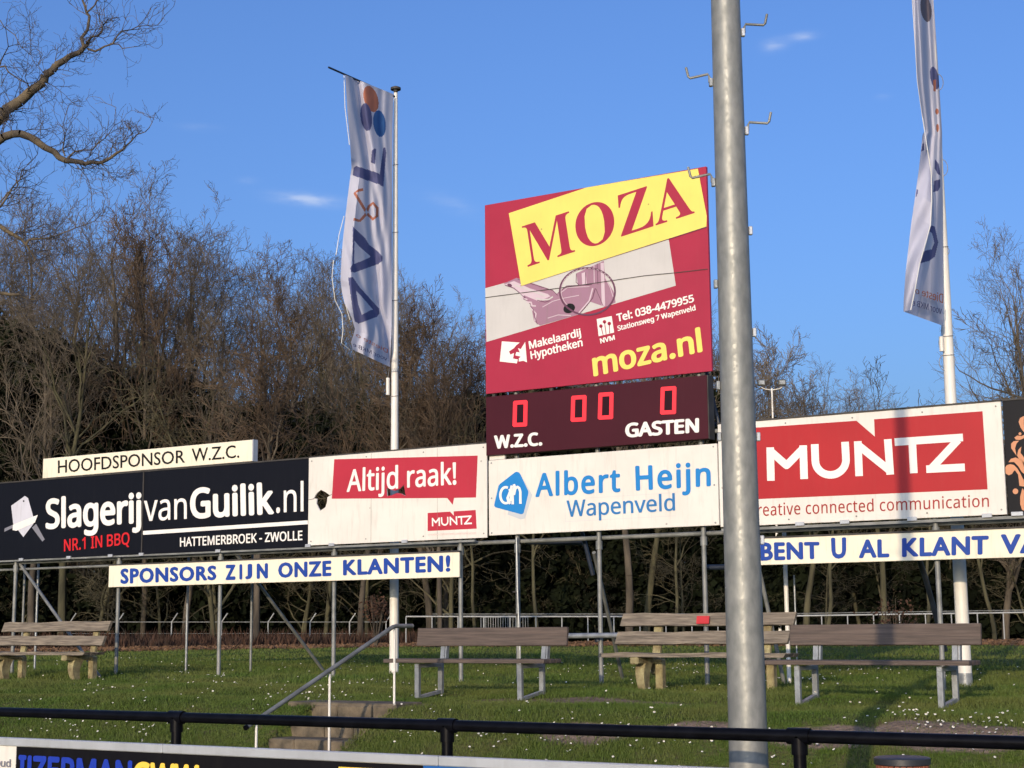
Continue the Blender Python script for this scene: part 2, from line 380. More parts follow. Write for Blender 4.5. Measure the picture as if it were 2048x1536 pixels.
def soil_mask(X, Y):
    m = np.zeros_like(X)
    for (sx_, sy_, rx, ry) in SOIL:
        m = np.maximum(m, (((X-sx_)/rx)**2+((Y-sy_)/ry)**2 < 1.0).astype(float))
    return m
STAIR = (-11.24, -10.18, 12.5, 14.25)
def in_view(X, Y, Z, pad=60):
    p = np.stack([X, Y, Z-CH], 1); z = p @ FW; x = 1024+FPX*(p @ RT)/z; y = 768-FPX*(p @ UP)/z
    return (z > 1) & (x > -pad) & (x < 2048+pad) & (y > -pad) & (y < 1536+pad)
def blades(n, y0, y1, h0, h1, w, seed, power=1.0):
    r = np.random.default_rng(seed)
    Y = y0+(y1-y0)*r.random(n)**power; X = Y*(-1.22+r.random(n)*(1.22-.22))
    Z = gz(X, Y)
    keep = in_view(X, Y, Z) & (soil_mask(X, Y) < r.random(n)*1.15)
    keep &= ~((X > STAIR[0]) & (X < STAIR[1]) & (Y > STAIR[2]) & (Y < STAIR[3]))
    X, Y, Z = X[keep], Y[keep], Z[keep]; n = len(X)
    cl = .55+.9*np.clip(np.sin(X*1.7+np.sin(Y*2.3)*1.5)*np.sin(Y*2.1+X*.6)*.5+.5, 0, 1)
    h = (h0+(h1-h0)*r.random(n))*cl; a = r.random(n)*6.283; wv = w*(.6+.8*r.random(n))
    lx, ly = r.normal(size=n)*h*.45, r.normal(size=n)*h*.45
    P0 = np.stack([X-np.cos(a)*wv, Y-np.sin(a)*wv, Z-.01], 1); P1 = np.stack([X+np.cos(a)*wv, Y+np.sin(a)*wv, Z-.01], 1)
    P2 = np.stack([X+lx, Y+ly, Z+h], 1)
    return np.stack([P0, P1, P2], 1).reshape(-1, 3)
VV = np.concatenate([blades(260000, 12.05, 17.5, .018, .055, .0045, 1), blades(130000, 17.5, 27, .03, .08, .007, 2, 1.3), blades(70000, 27, 56, .03, .08, .016, 3, 1.5)])
g = npmesh('grass', VV, np.arange(len(VV)).reshape(-1, 3), M['grassblade'])
tag(g, 'short green grass on the bank and the meadow', 'grass', kind='stuff')
# daisies
def daisies():
    r = np.random.default_rng(11)
    cx = []
    cents = []
    for (px, py) in [(70, 1440), (140, 1450), (230, 1432), (280, 1465), (180, 1470), (330, 1475), (340, 1440), (590, 1385), (600, 1395), (640, 1405), (500, 1375), (480, 1410), (760, 1370), (690, 1372), (880, 1480), (790, 1478),
                     (950, 1475), (1000, 1490), (1040, 1460), (1060, 1490), (1220, 1465), (1340, 1490), (1370, 1500), (1430, 1480), (1560, 1495), (1590, 1490), (1640, 1490), (1930, 1462), (1950, 1465), (1980, 1470), (1900, 1460), (1870, 1465), (2010, 1460),
                     (1950, 1445), (1990, 1450), (1990, 1520), (1250, 1340), (1300, 1345), (1400, 1335), (1150, 1345), (1500, 1340), (2000, 1500), (1970, 1528), (1600, 1365), (1740, 1345), (430, 1360), (1330, 1350), (900, 1440), (1650, 1360)]:
        p = PZ(px, py, .78)
        for D_ in np.arange(13, 60, .05):       # walk along the sight line down to the slope
            p = PD(px, py, D_)
            if p.z < float(gz(p.x, p.y)): break
        if p.y < 12.1: continue
        cents.append((p.x, p.y))
    for (x, y) in cents:
        n = r.integers(5, 13); s = .18+.4*r.random()
        cx += [(x+r.normal()*s*1.3, y+r.normal()*s*.55) for _ in range(n)]
    for _ in range(260):
        y = 12.2+(r.random()**1.2)*16; cx.append((y*(-1.2+r.random()), y))
    V = []; F = []; mi = []
    for (x, y) in cx:
        if y < 12.15 or (STAIR[0] < x < STAIR[1] and STAIR[2] < y < STAIR[3]): continue
        z = float(gz(x, y))+.045+.03*r.random(); rad = .008+.006*r.random()
        nrm = Vector((r.normal()*.3+.1, -.55+r.normal()*.25, 1)).normalized(); u = nrm.orthogonal().normalized(); w = nrm.cross(u)
        b = len(V); c = Vector((x, y, z))
        for k in range(6):
            V.append(c+(u*math.cos(k*math.pi/3)+w*math.sin(k*math.pi/3))*rad)
        F.append((b, b+1, b+2, b+3)); F.append((b, b+3, b+4, b+5)); mi += [0, 0]
        b = len(V)
        for k in range(4): V.append(c+nrm*.004+(u*math.cos(k*math.pi/2)+w*math.sin(k*math.pi/2))*rad*.35)
        F.append((b, b+1, b+2, b+3)); mi.append(1)
    yel = mat('daisy_heart', (.7, .45, .04), rough=.7)
    o = npmesh('daisies', np.array([tuple(v) for v in V]), np.array(F), [M['daisy'], yel], midx=mi)
    tag(o, 'white daisies scattered in the grass', 'daisies', kind='stuff')
daisies()

# ------------------------------------------------------------------ lettering
FD = bpy.utils.system_resource('DATAFILES', path='fonts')
_fonts = {}
def font(n):
    if n is None: return None
    if n not in _fonts:
        try: _fonts[n] = bpy.data.fonts.load(os.path.join(FD, n))
        except Exception: _fonts[n] = None
    return _fonts[n]
NS = 'NotoSansHebrew-Regular.woff2'; SERIF = 'NotoSansMath-Regular.woff2'; GILL = None
_tc = {}
def glyphs(s, fnt, spacing=1.0):
    key = (s, fnt, spacing)
    if key in _tc: return _tc[key]
    cu = bpy.data.curves.new('t', 'FONT'); cu.body = s; cu.resolution_u = 3; cu.space_character = spacing
    f = font(fnt)
    if f: cu.font = f
    ob = bpy.data.objects.new('t', cu); COL.objects.link(ob)
    dg = bpy.context.evaluated_depsgraph_get(); me = ob.evaluated_get(dg).to_mesh()
    vs = [(v.co.x, v.co.y) for v in me.vertices]; fs = [tuple(p.vertices) for p in me.polygons]
    ob.evaluated_get(dg).to_mesh_clear(); bpy.data.objects.remove(ob); bpy.data.curves.remove(cu)
    _tc[key] = (vs, fs); return _tc[key]
_cap = {}
def cap_h(fnt):
    if fnt not in _cap:
        vs, _ = glyphs('\U0001D407' if fnt == SERIF else 'H', fnt); _cap[fnt] = max(v[1] for v in vs)
    return _cap[fnt]
TXO = [0]
def text(parent, s, quad, fnt, m, Y=None, bold=0.0, spacing=1.0, place=None, name='lettering', lift=.004, fit=False):
    """quad: picture corners (baseline left, baseline right, cap right, cap left) on the plane Y"""
    vs, fs = glyphs(s, fnt, spacing); ch = cap_h(fnt)
    x0 = min(v[0] for v in vs); x1 = max(v[0] for v in vs)
    if fit:
        yb = min(v[1] for v in vs); ch = max(v[1] for v in vs)-yb; vs = [(a, b-yb) for a, b in vs]
    if place is None: Q = [PY(x, y, Y) for x, y in quad]
    else: Q = [place(x, y) for x, y in quad]
    W = (Q[1]-Q[0]).length; H = (Q[3]-Q[0]).length
    mb = MB(); n = 8 if bold else 0
    offs = [(0, 0)] + [(math.cos(k*math.pi*2/n)*bold, math.sin(k*math.pi*2/n)*bold) for k in range(n)]
    xa = x0-bold; xb = x1+bold
    for k, (ox, oy) in enumerate(offs):
        out = []
        for (x, y) in vs:
            u = (x+ox*ch*1.0-xa)/(xb-xa); v = (y+oy*ch*.8)/ch
            p = (Q[0]*(1-u)+Q[1]*u)*(1-v)+(Q[3]*(1-u)+Q[2]*u)*v
            out.append(p+Vector((0, -lift-k*.00035, 0)) if place is None else p+Vector((.0004*k, 0, 0)))
        mb.add(out, fs)
    me = bpy.data.meshes.new(name); me.from_pydata(mb.v, [], mb.f); me.materials.append(m); me.update()
    return link(name, me, parent)
class Crop:
    def __init__(s, x, y, k): s.x, s.y, s.k = x, y, k
    def __call__(s, *pts): return [(s.x+a/s.k, s.y+b/s.k) for a, b in pts]
C4 = Crop(950, 320, 3.84); C5 = Crop(950, 680, 3.84); SL = Crop(0, 860, 3.2); AR = Crop(560, 860, 4.096); MR = Crop(1448, 780, 3.4133)
def poly(parent, pts, m, Y, name='printed_panel', lift=.002, thick=.0012, holes=None):
    P3 = [PY(x, y, Y)+Vector((0, -lift, 0)) for x, y in pts]
    mb = MB(); tris = tessellate_polygon([P3]); mb.add(P3, [tuple(t) for t in tris])
    me = bpy.data.meshes.new(name); me.from_pydata(mb.v, [], mb.f); me.materials.append(m); me.update()
    return link(name, me, parent)
def strokes(parent, lines, w, m, place, name='lettering', lift=.004):
    """flat printed strokes; lines: list of polylines in picture space; w in picture px"""
    mb = MB(); k = 0
    for ln in lines:
        for (a, b) in zip(ln[:-1], ln[1:]):
            a = Vector(a); b = Vector(b); d = (b-a); 
            if d.length < 1e-6: continue
            n = Vector((-d.y, d.x)).normalized()*w/2
            q = [place(*(a+n)), place(*(b+n)), place(*(b-n)), place(*(a-n))]
            mb.add([p+Vector((0, -lift-.00005*k, 0)) for p in q], [(0, 1, 2, 3)]); k += 1
        for c in ln[1:-1]:
            ring = [place(c[0]+w/2*math.cos(t*math.pi/5), c[1]+w/2*math.sin(t*math.pi/5)) for t in range(10)]
            mb.add([p+Vector((0, -lift-.00005*k, 0)) for p in ring], [tuple(range(10))]); k += 1
    me = bpy.data.meshes.new(name); me.from_pydata(mb.v, [], mb.f); me.materials.append(m); me.update()
    return link(name, me, parent)
def ell(cx, cy, rx, ry, n=28, rot=0.0):
    c, s_ = math.cos(rot), math.sin(rot)
    return [(cx+rx*math.cos(t)*c-ry*math.sin(t)*s_, cy+rx*math.cos(t)*s_+ry*math.sin(t)*c) for t in [2*math.pi*k/n for k in range(n)]]

# ------------------------------------------------------------------ billboard: frame
SY = 19.13
def Zt(z): return z+CH
frame = empty('billboard_frame', (-12, SY+.1, .8), 'long tube frame with posts and braces carrying the row of advertising boards', 'frame')
TR_ = .032
posts = [(-22.42, .86), (-19.86, .82), (-17.57, .80), (-15.24, .86), (-12.90, .81), (-11.92, .73), (-10.59, .74), (-9.0, .76), (-5.87, .74), (-3.2, .76), (-25.2, .86)]
tops = {-11.92: 7.6, -9.0: 7.7, -10.59: 5.0}
for (x, z0) in posts:
    MB().tube([(x, SY+.09, z0-.1), (x, SY+.09, tops.get(x, 4.15))], TR_, 12).build('post', M['galv_old'], frame, True)
    # coupler at board foot
    MB().tube([(x, SY+.09, 2.62), (x, SY+.09, 2.74)], TR_+.014, 12).build('coupler', M['galv_old'], frame, True)
for (tx, ty, bx_, by_) in ((40, 1128, 199, 1353), (470, 1105, 651, 1347), (1188, 1105, 1246, 1362), (1512, 1110, 1569, 1370)):
    a = PY(tx, ty, SY+.16); b = PZ(bx_, by_, .80); b = PZ(bx_, by_, float(gz(b.x, b.y)))
    MB().tube([a, b+(b-a).normalized()*.15], .027, 10).build('brace', M['galv_old'], frame, True)
# rear uprights
for px, top, m in ((77, 1130, 'galv'), (50, 1130, 'galv_old'), (377, 1112, 'galv'), (505, 1105, 'galv_old')):
    p = PY(px, top, SY+1.3)
    MB().tube([(p.x, p.y, .75), (p.x, p.y, 3.9)], .021, 10).build('rear_upright', M[m], frame, True)
# horizontal tubes
for z, x0, x1, r_ in ((Zt(1.235), -26, -1.2, .030), (Zt(1.115), -26, -15.2, .021), (Zt(2.6), -26, -1.2, .03), (Zt(1.12), -15.2, -12.9, .021)):
    MB().tube([(x0, SY+.10+TR_*2, z), (x1, SY+.10+TR_*2, z)], r_, 10).build('rail', M['galv_old'], frame, True)
MB().box((-19.4, SY+.03, Zt(1.262)), (13.6, .05, .03)).build('rail', M['galv_old'], frame)
MB().box((-5.1, SY+.03, Zt(1.262)), (7.2, .05, .035)).build('rail', M['galv_old'], frame)
a, b = PY(1052, 1084, SY+.5), PY(1166, 1086, SY+.5)
MB().tube([a, b], .036, 10).build('dark_pipe', M['dark_pipe'], frame, True)
MB().tube([PY(1163, 1062, SY+.3), PY(1172, 1095, SY+.4), PY(1186, 1150, SY+.5)], .03, 10).build('dark_pipe', M['dark_pipe'], frame, True)
MB().tube([PY(1408, 1135, SY+.3), PY(1520, 1133, SY+.3)], .036, 10).build('dark_pipe', M['dark_pipe'], frame, True)
MB().tube([PY(1832, 1100, SY+.3), PY(1852, 1160, SY+.9), PY(1890, 1300, SY+2.0)], .034, 10).build('dark_pipe', M['dark_pipe'], frame, True)
MB().tube([PY(1412, 742, SY+.35), PY(1440, 860, SY+.35)], .03, 8).build('dark_pipe', M['dark_pipe'], frame, True)
MB().tube([PY(1425, 850, SY+.3), PY(1520, 846, SY+.3)], .03, 8).build('dark_pipe', M['dark_pipe'], frame, True)
# light tube standing beside the post under the scoreboard, with bands
q0, q1 = PY(1033, 1075, SY+.02), PY(1040, 1300, SY+.02)
MB().tube([q0, PY(1035, 1180, SY+.0), q1, (q1.x, q1.y, .75)], .014, 8).build('cable_duct', M['galv'], frame, True)
for y_ in (1185, 1230, 1285):
    p = PY(1032, y_, SY+.03); MB().tube([p, p+Vector((0, 0, .02))], .05, 10).build('band', M['edge_dark'], frame, True)
# tall thin white post pair behind (right)
for px, y0, r_, m in ((1568, 1060, .03, 'white_paint'), (1588, 1150, .012, 'galv')):
    p = PY(px, y0, SY+1.2); MB().tube([(p.x, p.y, .75), (p.x, p.y, p.z)], r_, 8).build('rear_upright', M[m], frame, True)
# guard rail between the benches
grl = empty('guard_rail', (-10.5, 18.9, .8), 'horizontal galvanised tube running between the two middle benches', 'rail')
MB().tube([PY(1120, 1272, SY-.08), PY(1240, 1270.5, SY-.08)], .036, 10).build('tube', M['galv'], grl, True)
MB().tube([PY(1196, 1277, SY+.085), PY(1197, 1283, SY+.085)], .05, 12).build('clamp', M['dark_pipe'], grl, True)

def board(name, label, pxl, pxr, ztop, zbot, m, thick=.04, xl=None, xr=None, Y=SY, edge='edge_dark', cat='sign', hang=.0):
    x0 = xl if xl is not None else PY(*pxl, Y).x; x1 = xr if xr is not None else PY(*pxr, Y).x
    o = empty(name, ((x0+x1)/2, Y, Zt(zbot)), label, cat)
    MB().box(((x0+x1)/2, Y+thick/2, Zt((ztop+zbot)/2)), (x1-x0, thick, ztop-zbot), bev=.004).build('panel', m, o)
    if edge:
        MB().box(((x0+x1)/2, Y+thick/2+.008, Zt(ztop)+.012), (x1-x0+.004, thick+.03, .022)).build('edge_profile', M[edge], o)
    return o, x0, x1
def clips(o, xs_, z, w=.10):
    for x in xs_:
        MB().box((x, SY-.012, z), (w, .028, .05), bev=.004).build('clip', M['alu'], o)

# --- butcher's board
bt, x0, x1 = board('butcher_sign', 'long black butcher board with white web address and a crossed cleaver', None, (616.5, 1000), 2.655, 1.275, M['board_black'], xl=-23.3, edge='galv_old' if False else 'edge_dark')
xj = PY(287.5, 960, SY).x
MB().box((xj, SY-.003, Zt(1.965)), (.022, .014, 1.37)).build('joint_strip', M['edge_dark'], bt)
text(bt, 'Slagerij', SL((288, 628), (912, 588), (912, 410), (288, 450)), NS, M['print_white'], SY, bold=.055)
text(bt, 'van', SL((922, 583), (1198, 567), (1198, 397), (922, 413)), NS, M['print_white'], SY, bold=.012)
text(bt, 'Guilik', SL((1212, 562), (1762, 530), (1757, 350), (1212, 381)), NS, M['print_white'], SY, bold=.055)
text(bt, '.nl', SL((1768, 528), (1945, 519), (1945, 338), (1768, 347)), NS, M['print_white'], SY, bold=.012)
text(bt, 'NR.1 IN BBQ', SL((410, 776), (832, 729), (832, 655), (410, 702)), NS, M['bbq_red'], SY, bold=.03)
text(bt, 'HATTEMERBROEK - ZWOLLE', SL((1152, 746), (1938, 703), (1938, 645), (1152, 690)), NS, M['print_white'], SY, bold=.035)
poly(bt, SL((916, 646), (1971, 578), (1971, 603), (916, 671)), M['print_white'], SY, 'stripe')
poly(bt, SL((72, 485), (160, 422), (180, 436), (215, 560), (215, 600), (150, 685), (85, 600)), M['cleaver_grey'], SY, 'cleaver_logo')
poly(bt, SL((30, 630), (88, 604), (92, 622), (28, 652)), M['cleaver_dark'], SY, 'cleaver_logo', .003)
poly(bt, SL((205, 625), (232, 600), (287, 700), (272, 714)), M['cleaver_dark'], SY, 'cleaver_logo', .003)
poly(bt, SL((84, 606), (243, 543), (225, 592), (106, 645), (82, 640)), M['print_white'], SY, 'cleaver_logo', .0045)
poly(bt, ell(*SL((153, 455))[0], 1.6, 1.8, 10), M['board_black'], SY, 'cleaver_logo', .006)
clips(bt, [PY(x, 1100, SY).x for x in (44, 139, 222, 284, 437)], Zt(1.275))
# --- left white board with the holes
rk = empty('muntz_sign', ((-15.7-12.37)/2, SY, Zt(1.3)), 'white board with torn holes and a red speech bubble reading Altijd raak!', 'sign')
def panel_with_holes(o, x0, x1, z0, z1, holes, m, thick=.02):
    cu = bpy.data.curves.new('p', 'CURVE'); cu.dimensions = '2D'; cu.fill_mode = 'BOTH'; cu.extrude = thick/2
    for pts in [[(x0, z0), (x1, z0), (x1, z1), (x0, z1)]]+holes:
        sp = cu.splines.new('POLY'); sp.points.add(len(pts)-1); sp.use_cyclic_u = True
        for i, (a, b) in enumerate(pts): sp.points[i].co = (a, b, 0, 1)
    ob = bpy.data.objects.new('t', cu); COL.objects.link(ob); dg = bpy.context.evaluated_depsgraph_get()
    me = bpy.data.meshes.new_from_object(ob.evaluated_get(dg)); bpy.data.objects.remove(ob)
    for v in me.vertices: v.co = Vector((v.co.x, SY+thick/2-v.co.z, v.co.y))
    me.materials.clear(); me.materials.append(m)
    return link('panel', me, o)
h1 = [(p.x, p.z) for p in [PY(x, y, SY) for x, y in AR((335, 490), (372, 508), (410, 536), (388, 552), (385, 590), (372, 632), (330, 662), (310, 628), (298, 600), (302, 562), (275, 560), (300, 520))]]
h2 = [(p.x, p.z) for p in [PY(x, y, SY) for x, y in AR((875, 472), (910, 490), (945, 497), (985, 480), (1015, 450), (1030, 540), (995, 522), (960, 515), (915, 535), (878, 541))]]
panel_with_holes(rk, -15.69, -12.375, Zt(1.30), Zt(2.665), [h1, h2], M['board_white'])
MB().box((-14.03, SY+.03, Zt(2.675)), (3.32, .06, .022)).build('edge_profile', M['edge_dark'], rk)
strokes(rk, [AR((228, 573), (270, 566), (282, 562)), AR((410, 536), (425, 528))], .8, M['lettering_black'], lambda x, y: PY(x, y, SY), 'crack')
def holed(parent, outer, hole, m):
    cu = bpy.data.curves.new('p', 'CURVE'); cu.dimensions = '2D'; cu.fill_mode = 'BOTH'
    for pts in (outer, hole):
        sp = cu.splines.new('POLY'); sp.points.add(len(pts)-1); sp.use_cyclic_u = True
        for i, (a, b) in enumerate(pts): sp.points[i].co = (a, b, 0, 1)
    ob = bpy.data.objects.new('t', cu); COL.objects.link(ob); dg = bpy.context.evaluated_depsgraph_get()
    me = bpy.data.meshes.new_from_object(ob.evaluated_get(dg)); bpy.data.objects.remove(ob)
    for v in me.vertices: v.co = Vector((v.co.x, SY-.0022, v.co.y))
    me.materials.clear(); me.materials.append(m)
    return link('speech_bubble', me, parent)
ob_ = [(p.x, p.z) for p in [PY(x, y, SY) for x, y in AR((445, 240), (1620, 210), (1606, 553), (1427, 556), (1415, 612), (1370, 557), (425, 563))]]
holed(rk, ob_, h2, M['raak_red'])
text(rk, 'Altijd', AR((545, 505), (972, 476), (972, 300), (550, 330)), NS, M['print_white'], SY, bold=.028)
text(rk, 'raak!', AR((1040, 470), (1450, 442), (1447, 268), (1040, 296)), NS, M['print_white'], SY, bold=.028)
# MUNTZ logo (drawn in the big board's picture space, mapped through a placing function)
def muntz_logo(parent, plc, red, white, w, lift=.002):
    box = [(150, 262), (205, 258), (905, 210), (1030, 318), (1025, 200), (1765, 145), (1800, 678), (225, 745), (150, 750)]
    P3 = [plc(*p)+Vector((0, -lift, 0)) for p in box]; tr_ = tessellate_polygon([P3])
    me = bpy.data.meshes.new('logo_panel'); me.from_pydata([tuple(p) for p in P3], [], [tuple(t) for t in tr_]); me.materials.append(red); link('logo_panel', me, parent)
    arc = [(729+105*math.cos(t), 480-20*math.cos(t)*.1+100*math.sin(t)) for t in [math.pi-math.pi*k/14 for k in range(15)]]
    L_ = [[(321, 620), (316, 392)], [(312, 412), (428, 515), (545, 395)], [(541, 378), (548, 608)],
          [(620, 370), (624, 480)]+arc[1:-1]+[(834, 478), (827, 354)],
          [(924, 588), (914, 350)], [(906, 368), (1145, 560)], [(1136, 578), (1119, 336)],
          [(1166, 356), (1632, 324)], [(1286, 352), (1297, 568)], [(1600, 340), (1408, 545)], [(1382, 541), (1645, 528)]]
    strokes(parent, L_, w, white, plc, 'lettering', lift+.002)
mz, xa, xb = board('muntz_sign', 'large white board with red MUNTZ logo between the steel mast and the black board', None, None, 2.665, 1.30, M['board_white'], xl=-8.71, xr=-4.975)
def plc_big(a, b): x, y = MR((a, b))[0]; return PY(x, y, SY)
muntz_logo(mz, plc_big, M['muntz_red'], M['print_white'], 52)
text(mz, 'creative connected communication', MR((185, 862), (1810, 796), (1808, 715), (183, 780)), NS, M['muntz_dark'], SY, bold=.006, spacing=1.05)
clips(mz, [PY(x, 1040, SY).x for x in (1600, 1690, 1825, 1975)], Zt(1.295), .12)
def plc_small(a, b):
    u = (a-150)/1650; t = a
    top = 262+(145-262)*u; bot = 750+(678-750)*u; v = (b-top)/(bot-top)
    X = 1210+(1612-1210)*u; Yt = 680+(655-680)*u; Yb = 828+(808-828)*u
    x, y = AR((X, Yt+(Yb-Yt)*v))[0]; return PY(x, y, SY)
muntz_logo(rk, plc_small, M['raak_red'], M['print_white'], 46)
text(rk, 'creative connected communication', AR((1215, 866), (1605, 852), (1605, 832), (1215, 846)), NS, M['faded_pink'], SY)
clips(rk, [PY(x, 1080, SY).x for x in (617, 664, 810)], Zt(1.295))
def screws(o, x0, x1, z0, z1, n=4):
    for i in range(n):
        for zz in (z0, z1):
            x = x0+.06+(x1-x0-.12)*i/(n-1); MB().tube([(x, SY-.006, zz), (x, SY+.003, zz)], .011, 8).build('screw', M['galv_old'], o)
screws(rk, -15.69, -12.375, Zt(1.36), Zt(2.61)); screws(mz, -8.71, -4.975, Zt(1.36), Zt(2.61), 5)
for x_ in (-14.47, -13.25): MB().box((x_, SY-.0006, Zt(1.98)), (.004, .003, 1.35)).build('seam', M['galv_old'], rk)
# --- supermarket board
ah, xa, xb = board('supermarket_sign', 'white supermarket board with blue letters under the scoreboard', (977.5, 1000), (1435.5, 960), 2.41, 1.325, M['board_white'], thick=.05, Y=SY-.02, edge=None)
AY = SY-.02
for xx in (xa+.05, xb-.05):
    for zz in (2.37, 1.36, 1.86): MB().tube([(xx, AY-.006, Zt(zz)), (xx, AY+.004, Zt(zz))], .012, 8).build('screw', M['galv'], ah)
poly(ah, C5((330, 1040), (350, 1032), (440, 1190), (385, 1370), (350, 1378), (250, 1340)), M['pale_grey'], AY, 'logo_shadow', .002)
poly(ah, C5((308, 1016), (322, 1012), (338, 1017), (349, 1030), (410, 1160), (411, 1176), (376, 1325), (366, 1336), (352, 1338), (158, 1285), (149, 1275), (149, 1262), (182, 1120), (192, 1106)), M['supermarket_blue'], AY, 'logo', .0032)
pc5 = lambda a, b: PY(*C5((a, b))[0], AY)
strokes(ah, [[(238+42*math.cos(t), 1192+62*math.sin(t)) for t in [R(k) for k in range(-50, 300, 18)]],
             [(285, 1118), (278, 1150), (252, 1215), (262, 1245), (272, 1258)], [(292, 1262), (290, 1180), (306, 1125), (300, 1108)],
             [(300, 1190), (312, 1140), (328, 1128), (342, 1138), (350, 1165), (351, 1258)]], 19, M['print_white'], pc5, 'lettering', .005)
text(ah, 'Albert', C5((460, 1201), (1122, 1160), (1120, 990), (460, 1032)), NS, M['supermarket_blue'], AY, bold=.045, spacing=1.12)
text(ah, 'Heijn', C5((1232, 1152), (1818, 1116), (1816, 944), (1226, 974)), NS, M['supermarket_blue'], AY, bold=.045, spacing=1.12)
text(ah, 'Wapenveld', C5((706, 1358), (1540, 1308), (1537, 1185), (702, 1235)), NS, M['town_blue'], AY, bold=.02)
strokes(ah, [C5((690, 1240), (695, 1395), (1545, 1350)), C5((850, 1215), (1540, 1172))], .5, M['pale_grey'], lambda x, y: PY(x, y, AY), 'sticker_edge', .001)
# --- scoreboard
SBY = SY-.06
sb, xa, xb = board('scoreboard', 'dark red electronic scoreboard showing lit zeros for W.Z.C. and GASTEN', (972, 850), (1415, 815), 3.335, 2.478, M['scoreboard_maroon'], thick=.16, Y=SBY, edge=None)
MB().box((xb+.008, SBY+.09, Zt(2.906)), (.014, .17, .86)).build('side_trim', M['edge_dark'], sb)
text(sb, 'W.Z.C.', C5((146, 832), (524, 804), (520, 712), (142, 740)), NS, M['print_white'], SBY, bold=.075)
text(sb, 'GASTEN', C5((1150, 745), (1728, 704), (1728, 604), (1148, 646)), NS, M['print_white'], SBY, bold=.075)
for (u0, v0, u1, v1) in ((289, 463, 405, 668), (735, 424, 858, 629), (944, 401, 1065, 612), (1422, 356, 1548, 573)):
    poly(sb, C5((u0+14, v0+12), (u1-8, v0+10), (u1-12, v1-14), (u0+8, v1-12)), M['digit_dark'], SBY, 'digit_window', .0015)
    d = bpy.data.objects.new('digit', None)
    w = 31
    s0, s1 = 5, -3
    A_, B_, C_, D_ = (u0+s0+w/2, v0+w/2+4), (u1-w/2, v0+w/2-2), (u1+s1-w/2, v1-w/2-4), (u0+w/2, v1-w/2)
    md = lambda a, b: ((a[0]+b[0])/2, (a[1]+b[1])/2)
    mb = MB()
    for (a, b) in ((A_, B_), (B_, md(B_, C_)), (md(B_, C_), C_), (C_, D_), (D_, md(D_, A_)), (md(D_, A_), A_)):
        a = Vector(a); b = Vector(b); dd = (b-a).normalized(); n = Vector((-dd.y, dd.x))*w*.5; a2 = a-dd*w*.36; b2 = b+dd*w*.36
        ps = [a2+n*.55, a2+dd*4+n, b2-dd*4+n, b2+n*.55, b2-n*.55, b2-dd*4-n, a2+dd*4-n, a2-n*.55]
        k = len(mb.f)
        mb.add([PY(*C5(tuple(p))[0], SBY)+Vector((0, -.003-.0003*(k % 7), 0)) for p in ps], [tuple(range(8))])
    me = bpy.data.meshes.new('digit'); me.from_pydata(mb.v, [], mb.f); me.materials.append(M['led']); link('digit', me, sb)
    bpy.data.objects.remove(d)
for px in (985, 1100, 1210, 1330, 1405):     # brackets joining the boards one above another
    p = PY(px, 790, SY); MB().box((p.x, SY+.05, Zt(3.37)), (.05, .04, .08)).build('bracket', M['edge_dark'], sb)
p = PY(985, 918, SY); MB().box((-12.2, SY+.02, Zt(2.445)), (.26, .04, .055)).build('bracket', M['board_white'], sb)
# --- estate agent board
mo, xa, xb = board('estate_agent_sign', 'big red and yellow MOZA estate agent board above the scoreboard', (970.5, 600), (1418, 540), 6.235, 3.392, M['moza_red'], thick=.05, edge=None)
xs0, xs1 = xa, xb
poly(mo, C4((79, 985), (1487, 600), (1543, 965), (88, 1398)), M['photo_white'], SY, 'photo_panel', .002)
def clipY(pts): return pts
poly(mo, C4((220, 950), (320, 905), (600, 1000), (645, 1050), (560, 1110), (450, 1130), (330, 1010)), M['mauve'], SY, 'key_print', .003)
poly(mo, C4((230, 955), (300, 930), (420, 985), (560, 1030), (590, 1055), (500, 1090), (380, 1040)), M['mauve_light'], SY, 'key_print', .0035)
poly(mo, C4((780, 870), (990, 775), (1000, 900), (1065, 1010), (1082, 1095), (1000, 1128), (860, 1080), (790, 960)), M['mauve'], SY, 'key_print', .0032)
poly(mo, C4((820, 870), (850, 860), (860, 960), (825, 960)), M['mauve_light'], SY, 'key_print', .0038)
poly(mo, C4((965, 790), (990, 790), (1000, 1120), (975, 1125)), M['mauve_light'], SY, 'key_print', .0038)
poly(mo, C4((430, 1115), (640, 1020), (700, 968), (900, 960), (925, 985), (880, 1090), (790, 1188), (640, 1232), (500, 1272), (455, 1240)), M['mauve'], SY, 'key_print', .0042)
strokes(mo, [C4((425, 1130), (470, 1180), (460, 1240))], 2.5, M['mauve_light'], lambda x, y: PY(x, y, SY), 'key_print', .005)
strokes(mo, [C4((905, 985), (880, 1080), (790, 1185))], 2.5, M['mauve_light'], lambda x, y: PY(x, y, SY), 'key_print', .005)
poly(mo, ell(*C4((725, 1140))[0], 12, 9.5, 20, -.4), M['lettering_black'], SY, 'key_print', .006)
rg = C4(*[(865+212*math.cos(t), 1010+180*math.sin(t)) for t in [R(k) for k in range(0, 361, 9)]])
strokes(mo, [rg], 3.6, M['mauve_dark'], lambda x, y: PY(x, y, SY), 'key_ring_print', .007)
poly(mo, C4((262, 410), (860, 212), (1714, 68), (1782, 432), (1780, 512), (358, 968)), M['moza_yellow'], SY, 'yellow_panel', .010)
strokes(mo, [C4((352, 968), (1780, 516))], 1.2, M['mauve_dark'], lambda x, y: PY(x, y, SY), 'panel_edge', .0095)
text(mo, '\U0001D40C\U0001D40E\U0001D419\U0001D400', C4((408, 822), (1690, 408), (1638, 100), (362, 512)), SERIF, M['moza_red'], SY, bold=0, spacing=1.0, lift=.012)
